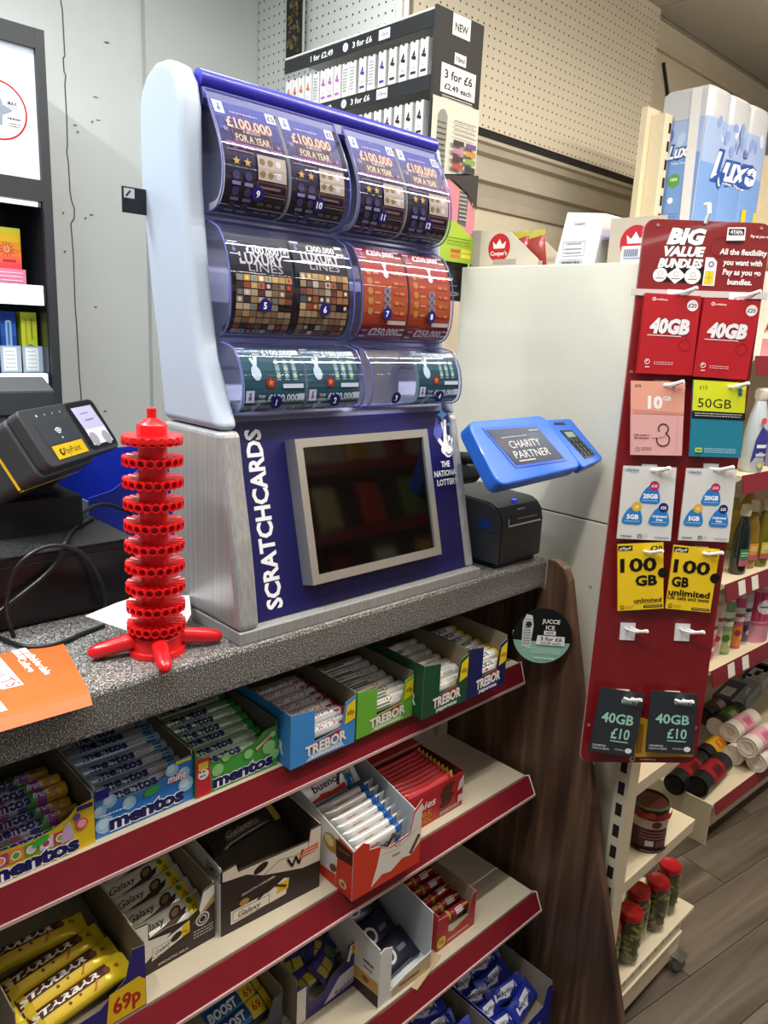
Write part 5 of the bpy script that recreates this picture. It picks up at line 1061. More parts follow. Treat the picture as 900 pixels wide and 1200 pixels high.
g.ring(W*.62, H*.68, W*.075, .0016, '#9c2024', 22); g.line([(W*.60, H*.78), (W*.64, H*.92)], .0016, '#9c2024')
for i, t_ in enumerate(('All the flexibility', 'you want with', 'Pay as you go', 'bundles.')): g.text(t_, W*(.80, .80, .80, .79)[i], H*(.60, .445, .30, .155)[i], H*.085, '#f2ebe9', w=W*(.37, .30, .29, .185)[i], bold=.03, ital=.1)
g.poly([(W*.655, H*.76), (W*.80, H*.775), (W*.80, H*.97), (W*.655, H*.955)], '#e4e2df'); g.poly([(W*.667, H*.84), (W*.79, H*.85), (W*.79, H*.945), (W*.667, H*.935)], '#1d1d1f'); g.text('·AYAPA', W*.728, H*.893, H*.06, '#e9e9e9', w=W*.105, bold=.03); g.rect(W*.66, H*.735, W*.79, H*.757, '#2a1414'); g.text('Pay as you go', W*.915, H*.845, H*.042, '#e8dcda', w=W*.145, bold=.03, ital=.1)
g.build('header_print', BD)
g = Print(LOC, .0003)
c = onb((741, 889.5)); g.ring(c[0], c[1], .0042, .0022, '#ece2e0', 14); c = onb((757, 889.5)); g.text('vodafone', c[0]+.003, c[1], .0042, '#ece2e0', w=.032, bold=.02); g.build('footer_print', BD)
for px in [(771, 264), (892, 268), (692, 688), (690, 850), (815, 853), (740, 436)]:
    c = onb(px); B().cyl((c[0], c[1], .0002), (c[0], c[1], .002), .0035, .0028, M('#b08a84', .3, .5), 10).obj('screw', BD)
# white double-prong hooks
hk = B(); WP = M('#efefec', .35); hk.box(-.0145, .0145, -.018, .016, 0, .003, WP)
hk.tube([(-.004, .006, .003), (-.006, .006, .016), (.004, .0055, .032), (.019, .011, .046)], .0031, WP, 6); hk.tube([(.006, .006, .003), (.010, .006, .014), (.015, .006, .030), (.019, .011, .046)], .0031, WP, 6); hk.cyl((.0185, .0105, .045), (.0215, .012, .0495), .0040, .0034, WP, 8)
hk = smooth(hk.mesh('display_hook'))
HP = [(790, 350), (862, 354), (775, 456), (849, 458), (760, 554), (832, 553), (752, 648), (820, 650), (735, 739), (799, 740), (728, 817), (787, 819)]
for px in HP: c = onb(px); o = inst('display_hook', hk, BD); o.location = (c[0], c[1], .0003)
B().tube([tuple(onb((826, 262))+(.003,)), tuple(onb((828, 252))+(.012,)), tuple(onb((830, 240))+(.004,)), tuple(onb((832, 236))+(-.02,))], .0035, WP, 8).obj('hanging_tie', BD)
# card packs
def pack(px, z, thick, col, label, draw, edge=None, rx=0):
    q = [onb(p, z) for p in px]              # bottom left, bottom right, top right, top left
    t = thing('sim_card_pack', label, 'SIM pack', mat=bm @ Matrix.Translation((0, 0, z)), group=None)
    b = B().prism(q, 'z', -thick, 0, M(col, .35, 0, .02, .15)); b.obj('card', t)
    f, W, H = quadmap(q); g = Print(f); draw(g, W, H); g.build('card_print', t)
def dr40(g, W, H):
    g.ring(W*.16, H*.93, .0026, .0016, '#f0e0e0', 12); g.text('vodafone', W*.30, H*.93, .0035, '#f0e0e0', w=W*.2, bold=.02); g.circ(W*.86, H*.875, W*.10, '#f3eded', 18); g.text('£20', W*.86, H*.875, W*.072, '#4a1c20', bold=.02, maxw=W*.15)
    g.text('40GB', W*.49, H*.605, H*.175, '#e9e3e6', w=W*.72, bold=.06, ital=.15, out=('#5a1018', .03)); g.rect(W*.10, H*.475, W*.72, H*.487, '#e8c8ca'); g.ring(W*.80, H*.38, W*.10, .0016, '#981820', 18); g.line([(W*.80, H*.46), (W*.85, H*.54)], .0016, '#981820'); g.ring(W*.15, H*.15, .0045, .0012, '#f0dede', 14); g.circ(W*.14, H*.16, .0018, '#f0dede', 8); g.rect(W*.12, H*.075, W*.20, H*.09, '#e0c0c2'); g.scribble(W*.27, H*.11, W*.62, H*.16, 2, '#e4b8ba', .0012, 3)
pack([(747, 437), (811, 440), (822, 347), (757, 343)], .022, .012, '#b0151f', 'red 40GB SIM pack, left one of the top pair', dr40)
pack([(812, 441), (875, 445), (892, 353), (826, 349)], .024, .012, '#b0151f', 'red 40GB SIM pack, right one of the top pair', dr40)
def drpink(g, W, H):
    g.rect(0, H*.56, W, H, '#e3a08a'); g.poly([(W*.0, H*.60), (W*.04, H*.575), (W*.09, H*.566), (W, H*.555), (W, H*.585), (0, H*.62)], '#d08a76'); g.text('£10', W*.12, H*.935, .0052, '#6a2a20', bold=.04); g.text('10', W*.45, H*.72, H*.16, '#f6efec', w=W*.28, bold=.05); g.text('GB', W*.67, H*.775, H*.06, '#f6efec', bold=.02)
    g.ring(W*.91, H*.92, .0035, .0010, '#b06a5a', 12); g.ring(W*.62, H*.36, W*.095, .0026, '#5a3038', 18); g.ring(W*.62, H*.215, W*.125, .0026, '#5a3038', 20); g.rect(W*.40, H*.24, W*.56, H*.32, '#dfa8a4'); g.circ(W*.60, H*.29, W*.06, '#dfa8a4', 12)
    g.text('Life needs a', W*.21, H*.275, .0032, '#5a3038', w=W*.30, bold=.03); g.text('Big Network', W*.21, H*.235, .0032, '#5a3038', w=W*.29, bold=.03); g.ring(W*.13, H*.08, .0035, .0010, '#8a5458', 10); g.scribble(W*.2, H*.07, W*.4, H*.11, 2, '#8a5458', .0012); g.line([(W*.88, H*.05), (W*.88, H*.52)], .0006, '#b88480')
pack([(739, 533), (799, 534), (803, 448), (740, 446)], .022, .004, '#dfa8a4', 'salmon pink 10GB SIM pack below the left red pack', drpink)
def dryel(g, W, H):
    g.rect(0, H*.60, W, H, '#d6da2c'); g.rect(0, H*.50, W*1.02, H*.60, '#141617'); g.text('£15', W*.19, H*.91, .0075, '#3a4a1c', bold=.0); g.text('50GB', W*.42, H*.71, H*.125, '#1d2014', w=W*.64, bold=.0); g.circ(W*.89, H*.90, .0042, '#1d7a7a', 10); g.circ(W*.89, H*.845, .0042, '#1d7a7a', 10); g.scribble(W*.05, H*.525, W*.95, H*.585, 2, '#cfd0cc', .0014, 8)
    g.rect(W*.09, H*.055, W*.22, H*.115, '#c8cc3a'); g.rect(W*.115, H*.075, W*.195, H*.095, '#2a7a8a'); g.scribble(W*.26, H*.05, W*.88, H*.12, 3, '#b4d4da', .0011, 4)
pack([(808, 534.5), (868, 536.5), (875, 449), (813, 445)], .022, .005, '#1f7c94', 'yellow and teal 50GB SIM pack below the right red pack', dryel)
def drleb(g, W, H):
    g.text('LEBARA', W*.17, H*.945, .0052, '#2a5aa0', w=W*.26, bold=.01); g.scribble(W*.14, H*.905, W*.30, H*.92, 1, '#8aa0c4', .001)
    for x, y, s_, c, t1, t2, fs_ in ((.55, .61, 1, '#b8285a', '20GB', '£10', .03), (.25, .32, 1, '#e0b02c', '5GB', '£5', .03), (.75, .32, 1, '#1c2a6a', '', '£25', .02)):
        g.poly([(W*(x+px_), H*(y+py_)) for px_, py_ in ((-.20, -.06), (-.19, -.09), (-.14, -.112), (.12, -.115), (.17, -.10), (.185, -.06), (.175, .0), (.14, .07), (.10, .125), (.05, .15), (-.02, .14), (-.10, .09), (-.16, .02))], '#2a7cc4'); g.circ(W*(x+.06), H*(y+.13), W*.092, c, 16); g.text(t2, W*(x+.06), H*(y+.13), W*.052, '#f4eef2', bold=.03, maxw=W*.14)
        if t1: g.text(t1, W*x, H*(y-.01), W*.085, '#ffffff', w=W*(.28 if t1 != '5GB' else .22), bold=.04)
        else: g.text('Unlimited', W*x, H*(y+.01), W*.045, '#ffffff', w=W*.27, bold=.03); g.text('Data', W*x, H*(y-.035), W*.045, '#ffffff', bold=.03)
        g.rect(W*(x-.15), H*(y-.075), W*(x+.14), H*(y-.068), '#bcd8ee')
    g.rect(W*.05, H*.035, W*.26, H*.05, '#6a8a5c'); g.rect(W*.37, H*.03, W*.45, H*.075, '#232323'); g.text('U', W*.41, H*.052, .005, '#efefef', bold=.03); g.scribble(W*.48, H*.03, W*.56, H*.075, 3, '#b0b0b0', .0009); g.rect(W*.68, H*.035, W*.95, H*.05, '#9aa4ac'); g.scribble(W*.84, H*.90, W*.92, H*.96, 3, '#a8a8a4', .0009)
pack([(723, 631), (786, 634), (793, 548), (731, 545.5)], .022, .004, '#d9d7d2', 'white SIM pack with blue drops, left one of its pair', drleb)
pack([(795, 633), (854, 635.5), (864, 550), (805, 548.5)], .022, .004, '#d9d7d2', 'white SIM pack with blue drops, right one of its pair', drleb)
def drgg(full):
    def d(g, W, H):
        K = '#15130a'
        g.rect(W*.01, H*.90, W*.32, H*.975, K); g.text('giffgaff', W*.165, H*.937, .0052, '#f0eee6', w=W*.26, bold=.01); g.text('£20', W*.84, H*.92, H*.07, K, w=W*.26, bold=.02); g.circ(W*.985, H*.545, W*.11, K, 18)
        g.text('100', W*.45, H*.685, H*.20, K, w=W*.80, bold=.03); g.text('GB', W*(.62 if not full else .24), H*(.445 if not full else .44), H*.15, K, w=W*(.48 if not full else .38), bold=.04)
        if full: g.text('unlimited', W*.47, H*.27, H*.095, K, w=W*.92, bold=.03); g.text('UK calls and texts', W*.47, H*.185, H*.055, K, w=W*.92, bold=.02); g.rect(W*.57, H*.02, W*.97, H*.055, K); g.rect(W*.60, H*.033, W*.94, H*.042, '#d8c060')
        else: g.text('unlimited', W*.65, H*.145, H*.062, K, w=W*.60, bold=.02); g.rect(W*.56, H*.03, W*.97, H*.065, K); g.rect(W*.59, H*.043, W*.94, H*.052, '#d8c060'); g.scribble(W*.35, H*.095, W*.95, H*.105, 1, '#6a5a14', .001)
        g.circ(W*.09, H*.055, W*.045, K, 14); g.circ(W*.09, H*.055, W*.03, '#f0c81c', 12); g.text('U', W*.09, H*.055, W*.032, K, bold=.03); g.scribble(W*.16, H*.03, W*.34, H*.075, 2, '#8a7418', .001)
    return d
pack([(724, 716), (777.5, 713), (777.5, 635.5), (724, 638)], .022, .004, '#f0c81c', 'yellow 100GB SIM pack hanging straight in the fourth row', drgg(False))
pack([(780, 713), (832, 718), (844, 644), (790, 638.5)], .022, .004, '#f0c81c', 'yellow 100GB unlimited calls SIM pack hanging askew in fourth row', drgg(True))
def drsm(g, W, H):
    MN = '#9fd4bf'; g.text('SMARTY', W*.70, H*.845, .0062, '#c9d4d0', w=W*.38, bold=.03); g.scribble(W*.52, H*.80, W*.88, H*.815, 1, '#8a9a98', .001); g.text('40GB', W*.50, H*.565, H*.155, MN, w=W*.72, bold=.025); g.text('£10', W*.62, H*.335, H*.165, MN, w=W*.42, bold=.02); g.rect(W*.42, H*.20, W*.82, H*.218, MN); g.text('UNLIMITED', W*.20, H*.115, .0036, '#d8d8d6', w=W*.30, bold=.02); g.text('CALLS & TEXTS', W*.24, H*.07, .0036, '#d8d8d6', w=W*.38, bold=.02); g.circ(W*.86, H*.085, .0068, '#e9e9e7', 16, .0052); g.scribble(W*.55, H*.07, W*.76, H*.10, 2, '#b8bcba', .001)
pack([(743, 887), (812, 887), (814, 862), (747, 840)], .008, .004, '#c99a2c', 'mustard yellow card tucked behind the two charcoal packs', lambda g, W, H: g.rect(W*.02, H*.1, W*.12, H*.85, '#8a6a1c'))
pack([(690, 880), (742, 887), (755.5, 814), (704, 805)], .024, .004, '#2b2f35', 'charcoal 40GB SIM pack hanging askew at bottom left of board', drsm)
pack([(757, 881), (812, 884.5), (818, 814), (763, 809)], .024, .004, '#2b2f35', 'charcoal 40GB SIM pack at bottom right of board', drsm)
# ================================================================== the aisle shelving at the far right
RGm = Matrix.Translation((2.33, .805, 0)) @ Matrix.Rotation(-.054, 4, 'Z')
RG = thing('aisle_shelving', 'cream aisle shelving with red price strips at the far right', 'shelves', mat=RGm)
CW = M('#dccfb2', .4, 0, .03)
B().box(-.12, 2.2, .45, .47, .03, 2.26, CW).obj('back_panel', RG)
upx = B().box(-.095, -.055, .405, .4495, .03, 2.24, CW).obj('upright', RG)
sl = B().box(-.0548, -.0544, .418, .434, 0, .028, SLT).mesh('slot')
for i in range(30): o = inst('slot', sl, upx); o.location = (0, 0, 1.5+i*.025 if i < 0 else .75+i*.05)
sl2 = B().box(-.006, .006, .4044, .4048, 0, .028, SLT).mesh('slot')
for i in range(12): o = inst('slot', sl2, upx); o.location = (-.064, 0, 1.64+i*.05)
B().box(0, 2.2, 0, .449, .128, .142, CW).obj('base_deck', RG, bevel=.002); B().box(.01, 2.2, .02, .449, .03, .1278, CW).obj('kick_box', RG)
B().box(-.004, .0, -.002, .449, .0, .15, CW).obj('end_plate', RG); B().box(.005, .02, .03, .10, 0, .0298, BLACK).obj('foot', RG)
B().prism([(-.001, .145), (-.014, .108), (-.012, .106), (.001, .143)], 'x', .02, 2.2, RED).obj('base_strip', RG)
tk = M('#e6e2da', .5)
for z, y0, tks in ((.610, .045, (.02, .12)), (.891, .045, (.0, .09)), (1.224, .045, ()), (1.565, .06, ()), (1.905, .19, ())):
    sh = B().prism([(y0, z), (.4490, z), (.4490, z-.02), (y0+.012, z-.02), (y0, z-.010)], 'x', -.05 if z < 1.9 else -.25, 2.2, CW).obj('shelf', RG)
    if z < 1.9:
        B().prism([(y0-.001, z+.002), (y0-.014, z-.052), (y0-.011, z-.053), (y0+.001, z-.001)], 'x', -.05, 2.2, RED).obj('ticket_strip', sh)
        for x in tks:
            B().prism([(y0-.0045, z-.004), (y0-.0140, z-.046), (y0-.0132, z-.046), (y0-.0035, z-.004)], 'x', x+.03, x+.075, tk).obj('price_ticket', sh)
# toilet roll packs, top shelf
def tp_pack(x, y, z, n, r, h, label, big):
    t = thing('toilet_roll_pack', label, 'toilet rolls', (x, y, z), -.054); Wd = 2*r*n
    def yy(u): k = (u/(2*r)) % 1*2-1; return -math.sqrt(max(0, 1-k*k))*r*.10
    pts = [(Wd*i/(12*n), yy(Wd*i/(12*n))) for i in range(12*n+1)]
    film = M('#bfc3cb', .22, 0, .03, .3); b = B(); o_ = pts+[(Wd, .135), (0, .135)]
    b.prism(o_, 'z', 0, h-.012, film); k = [(Wd/2+(p[0]-Wd/2)*.96, p[1]*.85+.004) for p in o_]; b.add([(p[0], p[1], h-.012) for p in o_]+[(p[0], p[1], h) for p in k], [(i, (i+1) % len(o_), len(o_)+(i+1) % len(o_), len(o_)+i) for i in range(len(o_))]+[tuple(range(len(o_), 2*len(o_)))], film); b.obj('film_wrap', t, smooth=True, auto=.9)
    f = lambda u, v, hh: (u, yy(min(max(u, .001), Wd-.001))-hh, v); g = Print(f, .0006, .0001); g.su = 14*n
    g.rect(.002, .0, Wd-.002, h*.50, '#7094cf', 1); g.rect(.002, h*.50, Wd-.002, h*.80, '#93a8d0', 1)
    r_ = random.Random(n)
    for i in range(5*n): g.circ(r_.uniform(.02, Wd-.02), r_.uniform(h*.60, h*.80), r_.uniform(.008, .016), r_.choice(['#7d92c8', '#8fa8d6', '#c0cbe2']), 12, r_.uniform(.012, .024), r_.uniform(-.6, .6))
    g.line([(Wd*.5, h*.78), (Wd*.53, h*.70), (Wd*.50, h*.62)], .003, '#3a3f74')
    g.su = 1; lw = Wd*(.72 if big else .80)
    g.text('Luxe', Wd*.5, h*.52, .05 if not big else .075, '#e8eef8', w=lw, bold=.03, ital=.35, rot=.05, out=('#2c4c9c', .08))
    g.text('Luxe', Wd*.5, h*.52, .05 if not big else .075, '#eef2fa', w=lw, bold=.02, ital=.35, rot=.05); c0 = Wd*.66; g.poly([(c0-.014, h*.62), (c0-.016, h*.68), (c0-.007, h*.645), (c0, h*.69), (c0+.007, h*.645), (c0+.016, h*.68), (c0+.014, h*.62)], '#6a6ab4')
    g.text('Toilet Tissue', Wd*.5, h*.40, .008, '#e8ecf6', w=Wd*.4)
    if not big: g.poly([(Wd*.5+.022*math.cos(a), h*.27+.02*math.sin(a)) for a in (-1.57, -.5, .4, 1.0, 2.1, 2.8, 3.7)], '#4f9a3a'); g.text('100%', Wd*.5, h*.275, .008, '#e6f0da', bold=.02); g.circ(Wd*.46, h*.12, .009, '#e8ecf6', 14)
    else: g.rect(Wd*.72, h*.01, Wd*.99, h*.26, '#e3bc2c'); g.circ(Wd*.30, h*.40, .020, '#3a6ab4', 18); g.circ(Wd*.30, h*.40, .013, '#e8eaf0', 16); g.circ(Wd*.30, h*.40, .004, '#c8b23a', 10)
    g.build('film_print', t)
    e = Print(faceX(0, .135, 0)); e.rect(.002, 0, .134, h*.79, '#7499d4'); e.rect(.002, h*.56, .134, h*.785, '#9db3dc')
    e.circ(.03, h*.70, .014, '#6f86c2', 14, .02, .4); e.circ(.07, h*.66, .012, '#b4c4e4', 14, .02, -.4); e.line([(.03, h*.79), (.034, h*.73)], .003, '#3a3f74')
    e.text('Luxe', .072, h*.585, .036, '#e8eef8', w=.085, bold=.03, ital=.35, rot=.08, out=('#2c4c9c', .08)); e.text('Luxe', .072, h*.585, .036, '#eef2fa', w=.085, bold=.02, ital=.35, rot=.08); e.text('Toilet Tissue', .072, h*.50, .006, '#e8ecf6', w=.05)
    e.poly([(.062+.020*math.cos(a), h*.38+.022*math.sin(a)) for a in (-1.57, -.5, .4, 1.0, 2.1, 2.8, 3.7)], '#5f9a4a'); e.text('100%', .062, h*.39, .008, '#e6f0da', bold=.02); e.circ(.058, h*.245, .009, '#e8ecf6', 14); e.scribble(.02, h*.12, .085, h*.16, 2, '#4a6ab0', .0018); e.build('end_print', t)
    B().prism([(0, 0), (.030, 0), (.042, h*.985), (.012, h*.985)], 'x', -.0030, -.0018, M('#dddde0', .25)).obj('loose_film_strip', t).location = (0, .006, 0)
tp_pack(2.300, 1.115, 1.9055, 3, .066, .405, 'large pale blue toilet roll pack above the red SIM card board', True)
# bottles and boxes on the shelves
def lathe_bottle(label, name, cat, px, Z, prof, mat_, cap=None, capm=None, sc=(1, 1), draw=None, lr=None, turn=0, Y=None):
    p = at(*px, Z=Z) if Y is None else at(*px, Y=Y); t = thing(name, label, cat, (p.x, p.y, Z+.0006), turn)
    o = B().lathe(prof, mat_, n=20).obj('bottle', t, smooth=True, auto=.8); o.scale = (1, sc[0], 1)
    if cap: o = B().lathe(cap, capm, n=16).obj('cap', t, smooth=True, auto=.6); o.scale = (1, sc[1], 1)
    if draw:
        g = Print(vcylmap(lr, CAMDIR+.35), .0010); g.su = 8; draw(g); k = g.build('bottle_label', t); k.scale = (1, sc[0], 1)
    return t
def soap_prof(h): return [(0, 0), (.030, 0), (.033, .006), (.034, h*.42), (.029, h*.62), (.018, h*.76), (.0125, h*.82), (.0125, h*.84)]
def soap_cap(h): return [(.015, h*.83), (.0155, h*.90), (.0135, h*.905), (.0125, h*.985), (0, h)]
CAPW = M('#d6d0bc', .4)
for i, (px, c, lb, lc) in enumerate([((863, 671), '#10221c', 'dark green washing up liquid bottle, nearest on its shelf', '#3f7a5a'), ((874, 664), '#8a6a1c', 'amber washing up liquid bottle beside the dark green one', '#d89a3c'), ((888, 662), '#6a6418', 'olive yellow washing up liquid bottle, third along the shelf', '#c8c04a'), ((905, 655), '#143024', 'deep green washing up liquid bottle cut by the right edge', '#4a8a5a')]):
    h = .225
    def dl(g, lc=lc): g.rect(-.022, .03, .022, .085, lc); g.rect(-.022, .03, .022, .048, '#b85a6a'); g.scribble(-.016, .060, .016, .076, 2, '#f0f0e4', .003)
    lathe_bottle(lb, 'soap_bottle', 'bottle', px, .891, soap_prof(h), M(c, .1, 0, .08, .5), soap_cap(h), CAPW, (.75, 1), dl, .0345)
for i, (px, lb) in enumerate([((882, 632), 'pale capped bottle standing behind the amber washing up liquid'), ((864, 636), 'pale capped bottle standing behind the dark green washing up liquid')]):
    p = at(*px, Y=1.0); h = .225; t = thing('soap_bottle', lb, 'bottle', (p.x, 1.03, .8916)); B().lathe(soap_prof(h), M('#b9a23c', .15, 0, .06, .4), n=16).obj('bottle', t, smooth=True); B().lathe(soap_cap(h), CAPW, n=14).obj('cap', t, smooth=True, auto=.6)
# spray and fabric bottles on the shelf above
def sp_prof(h): return [(0, 0), (.036, 0), (.040, .008), (.041, h*.40), (.034, h*.62), (.022, h*.80), (.018, h*.86)]
for i, (px, c, lb, dc) in enumerate([((879, 552), '#b9c2c8', 'pale fabric spray bottle with purple label on second shelf down', '#3a3a8a'), ((903, 545), '#8a86b4', 'lilac fabric spray bottle cut by the right edge of view', '#5a4a9c')]):
    def ds(g, dc=dc): g.poly([(-.034, .03), (.034, .03), (.03, .12), (-.01, .14), (-.026, .10)], dc); g.rect(-.02, .075, .02, .085, '#e4e4ee'); g.rect(-.02, .05, .022, .058, '#c8c8e0'); g.circ(.0, .022, .008, '#d8d06a', 12); g.circ(-.008, .155, .010, '#c8506a', 14)
    h = .25; t = lathe_bottle(lb, 'spray_bottle', 'bottle', px, 1.224, sp_prof(h), M(c, .25, 0, .05, .3), [(.019, h*.85), (.024, h*.88), (.024, h*.97), (.015, h), (0, h)], M('#ded8cc', .35), (.8, .8), ds, .0415)
p = at(893, 417, Y=.90); t = thing('soap_powder_box', 'floral green and red box at right edge below the toilet rolls', 'box', (p.x-.005, .905, 1.566), -.054); B().box(0, .12, 0, .06, 0, .24, M('#e4e2d4', .4)).obj('carton', t)
g = Print(faceY(0, 0, 0)); g.rect(0, 0, .12, .05, '#c98a94')
for i, (x, z, q, c) in enumerate([(.02, .18, .022, '#6a9a3c'), (.045, .20, .018, '#8ab04a'), (.03, .14, .020, '#4a7a2c'), (.06, .16, .02, '#7aa044'), (.02, .215, .015, '#e0d23c'), (.05, .22, .012, '#c03c3c')]): g.circ(x, z, q, c, 14)
g.text('A', .020, .085, .030, '#c0282c', bold=.05, ital=.2); g.build('carton_print', t)
# cans and tub, third shelf
def can(label, px, r, h, col, draw, name='aerosol_can', cat='spray can', capc='#d9d4cc'):
    p = at(*px, Z=.610); t = thing(name, label, cat, (p.x, p.y+r, .6106)); B().lathe([(0, 0), (r, 0), (r, h*.86), (r*.8, h*.90), (0, h*.90)], M(col, .3, 0, .06, .2), n=20).obj('can_body', t, smooth=True, auto=.6)
    B().lathe([(r*.86, h*.87), (r*.86, h*.97), (r*.6, h), (0, h)], M(capc, .4), n=16).obj('cap', t, smooth=True, auto=.6); g = Print(vcylmap(r, CAMDIR+.3), .0006); g.su = 8; draw(g, r, h); g.build('can_print', t)
def dca(c1, c2, c3):
    def d(g, r, h): g.rect(-r*1.3, h*.05, r*1.3, h*.40, c1); g.circ(-r*.3, h*.28, r*.5, c2, 14); g.circ(r*.4, h*.2, r*.4, c3, 12); g.rect(-r*1.2, h*.48, r*1.2, h*.72, '#d8dcd4'); g.rect(-r*.9, h*.56, r*.8, h*.62, c2)
    return d
can('slim pink spray can half hidden by the red board', (834, 774), .022, .19, '#d99aa2', dca('#c9607a', '#a8324c', '#e8d8d8'))
can('slim white and red spray can behind the pink one', (842, 768), .022, .21, '#d8ccc4', dca('#d8b8b0', '#b83c44', '#e0d8d0'))
can('green pear spray can on the third shelf', (853, 767), .026, .205, '#7f9a6a', dca('#a9bf84', '#4f7a3a', '#d8e0b8'))
can('slim magenta spray can beside the green pear can', (866, 760), .022, .20, '#c2507a', dca('#e08a4a', '#b0305c', '#e8c84a'))
can('silver berry spray can left of the pink tub', (874, 755), .024, .21, '#bdb6bd', dca('#6a5a7a', '#3a2c44', '#c8b8c8'))
def dtub(g, r, h): g.rect(-r*1.3, h*.36, r*1.3, h*.84, '#b03a64'); g.circ(.0, h*.60, r*.55, '#e4dce0', 18, h*.12); g.scribble(-r*.4, h*.55, r*.4, h*.65, 1, '#4a4a58', .006); g.rect(-r*1.2, h*.30, r*1.2, h*.33, '#c9607a')
can('large pink stain remover tub at the right edge', (897, 752), .058, .215, '#cf8fa0', dtub, 'powder_tub', 'tub', '#cfc6bd')
# rolls of bags and towels on the base deck
def bag_roll(label, px, Z, r, L_, col, core, draw, yaw=.78, tilt=0, name='bag_roll', dz=0):
    p = at(*px, Z=Z+r); t = thing(name, label, 'bag roll', (p.x, p.y, Z+r+.0006+dz), 0, rot=(0, tilt, yaw)); h = L_/2
    B().lathe([(r, -h), (r, h)], M(col, .4, 0, .05, .1), n=20, ax='x').obj('film_roll', t, smooth=True)
    for s_ in (-1, 1): B().lathe([(r, s_*h), (r*.72, s_*(h-.004)), (r*.7, s_*h), (r*.35, s_*(h-.004)), (0, s_*(h-.003))], M(core, .5), n=16, ax='x').obj('roll_end', t)
    g = Print(cylmap(r, math.radians(55)), .0006); draw(g, L_, r); g.build('paper_band', t)
def dband(c1, c2, t_=''):
    def d(g, l, r): g.rect(-l*.25, -r*1.4, l*.22, r*1.3, c1, 8); g.rect(-l*.12, -r*.5, l*.12, r*.4, c2, 4); (g.text(t_, -l*.02, 0, r*.5, c1, bold=.04) if t_ else None)
    return d
BKR = '#17171a'
bag_roll('black bag roll with red band lying at the deck front', (832, 907), .143, .036, .22, BKR, '#0c0c0e', dband('#8c1d24', '#4a1014'), .05)
bag_roll('black bag roll with red band, left one half under the board', (806, 905), .143, .036, .22, BKR, '#0c0c0e', dband('#8c1d24', '#4a1014'), .05)
bag_roll('black bag roll with yellow band marked 20', (836, 876), .143, .034, .20, BKR, '#0c0c0e', dband('#e0b02c', '#c9501c', '20'), .02)
PNK = dband('#d9a0ac', '#c0607c')
for i, (px, z, lb) in enumerate([((872, 876), .143, 'white pink-banded liner roll, lower left of the stack'), ((899, 884), .143, 'white pink-banded liner roll, lower right of the stack'), ((868, 850), .205, 'white pink-banded liner roll, upper left of the stack'), ((889, 867), .205, 'white pink-banded liner roll, upper right of the stack')]):
    bag_roll(lb, px, z, .036, .18, '#ded6ca', '#e6ddd0', PNK, -.05, 0, 'liner_roll')
bag_roll('black bag roll with green band behind the white liner rolls', (852, 842), .205, .034, .20, '#1a201a', '#e0d8cc', dband('#4f7a34', '#c0c8a0'), .0)
bag_roll('black bag roll with brown label farthest left behind the stack', (838, 830), .205, .034, .20, '#1c1a18', '#111111', dband('#5a463a', '#b8a896'), .0)
for i, (px, c, lb) in enumerate([((868, 812), '#3d4a5c', 'dark blue grey carton lying behind the liner rolls'), ((884, 816), '#8f9aa0', 'grey carton lying second behind the liner rolls'), ((897, 822), '#b9bcb8', 'pale carton at the right edge above the liner rolls'), ((897, 800), '#23406a', 'blue carton leaning at the back right of the deck')]):
    p = at(*px, Y=.98+.02*i); t = thing('flat_carton', lb, 'box', (p.x, p.y+.04, .1433), .1); B().box(-.1, .1, -.035, .035, 0, max(.06, p.z-.143), M(c, .5)).obj('carton', t)
    g = Print(faceZ(-.1, -.035, max(.06, p.z-.143))); g.rect(.03, .015, .12, .055, '#d4d6d4'); g.scribble(.04, .02, .11, .05, 3, '#77808a', .003); g.build('carton_print', t)
# ================================================================== lit display cabinet on the back wall
CB = thing('display_cabinet', 'black display cabinet with glowing shelves on the back wall at left', 'cabinet', (.15, 1.9, 0))
KB = M('#2b2d30', .45); KI = M('#1b1e22', .3, 0, .1, .2); GLOW = M('#eef3fb', .4, 0, 0, 0, .9)
B().box(-.5, .59, .24, .29, .2, 2.19, KB).obj('back', CB); B().box(.568, .59, 0, .2398, .2, 2.19, KI).obj('side', CB)
fr = B(); fr.box(.570, .5905, -.012, -.0005, .2, 2.19, KB); fr.obj('frame_post', CB); B().box(-.5, .5698, -.012, .2398, 2.15, 2.19, KB).obj('frame_head', CB); B().box(-.5, .5698, -.012, .2398, 1.836, 1.881, KB).obj('frame_rail', CB)
B().box(-.5, .5695, .05, .2398, 1.20, 1.2298, KB).obj('frame_foot', CB); B().box(-.5, .5678, .0, .2398, .2, 1.1998, KB).obj('lower_cupboard', CB)
lb = B().box(-.5, .5695, -.002, .004, 1.8812, 2.1498, M('#d3dcea', .5, 0, .01, 0, .26)).obj('light_panel', CB)
g = Print(faceY(0, -.002, 0)); cx, cz = .488, 2.012
g.circ(cx, cz, .064, '#f2f0f2', 40); g.ring(cx, cz, .0585, .0042, '#b0242e', 40); g.text('MAX', cx+.030, cz+.018, .0085, '#4a3a44', w=.020, bold=.03); g.rect(cx+.020, cz+.008, cx+.044, cz+.0105, '#a9a4aa'); g.scribble(cx+.018, cz-.016, cx+.046, cz-.010, 1, '#5a4a50', .004); g.scribble(cx+.020, cz-.030, cx+.046, cz-.020, 2, '#7a6a70', .002)
g.poly([(cx-.02, cz+.02), (cx+.004, cz+.030), (cx+.010, cz+.012), (cx+.030, cz+.004), (cx+.008, cz-.008), (cx+.006, cz-.03), (cx-.02, cz-.022)], '#8c96a4'); g.circ(cx-.004, cz+.026, .010, '#c2c9d2', 14)
g.build('panel_print', lb)
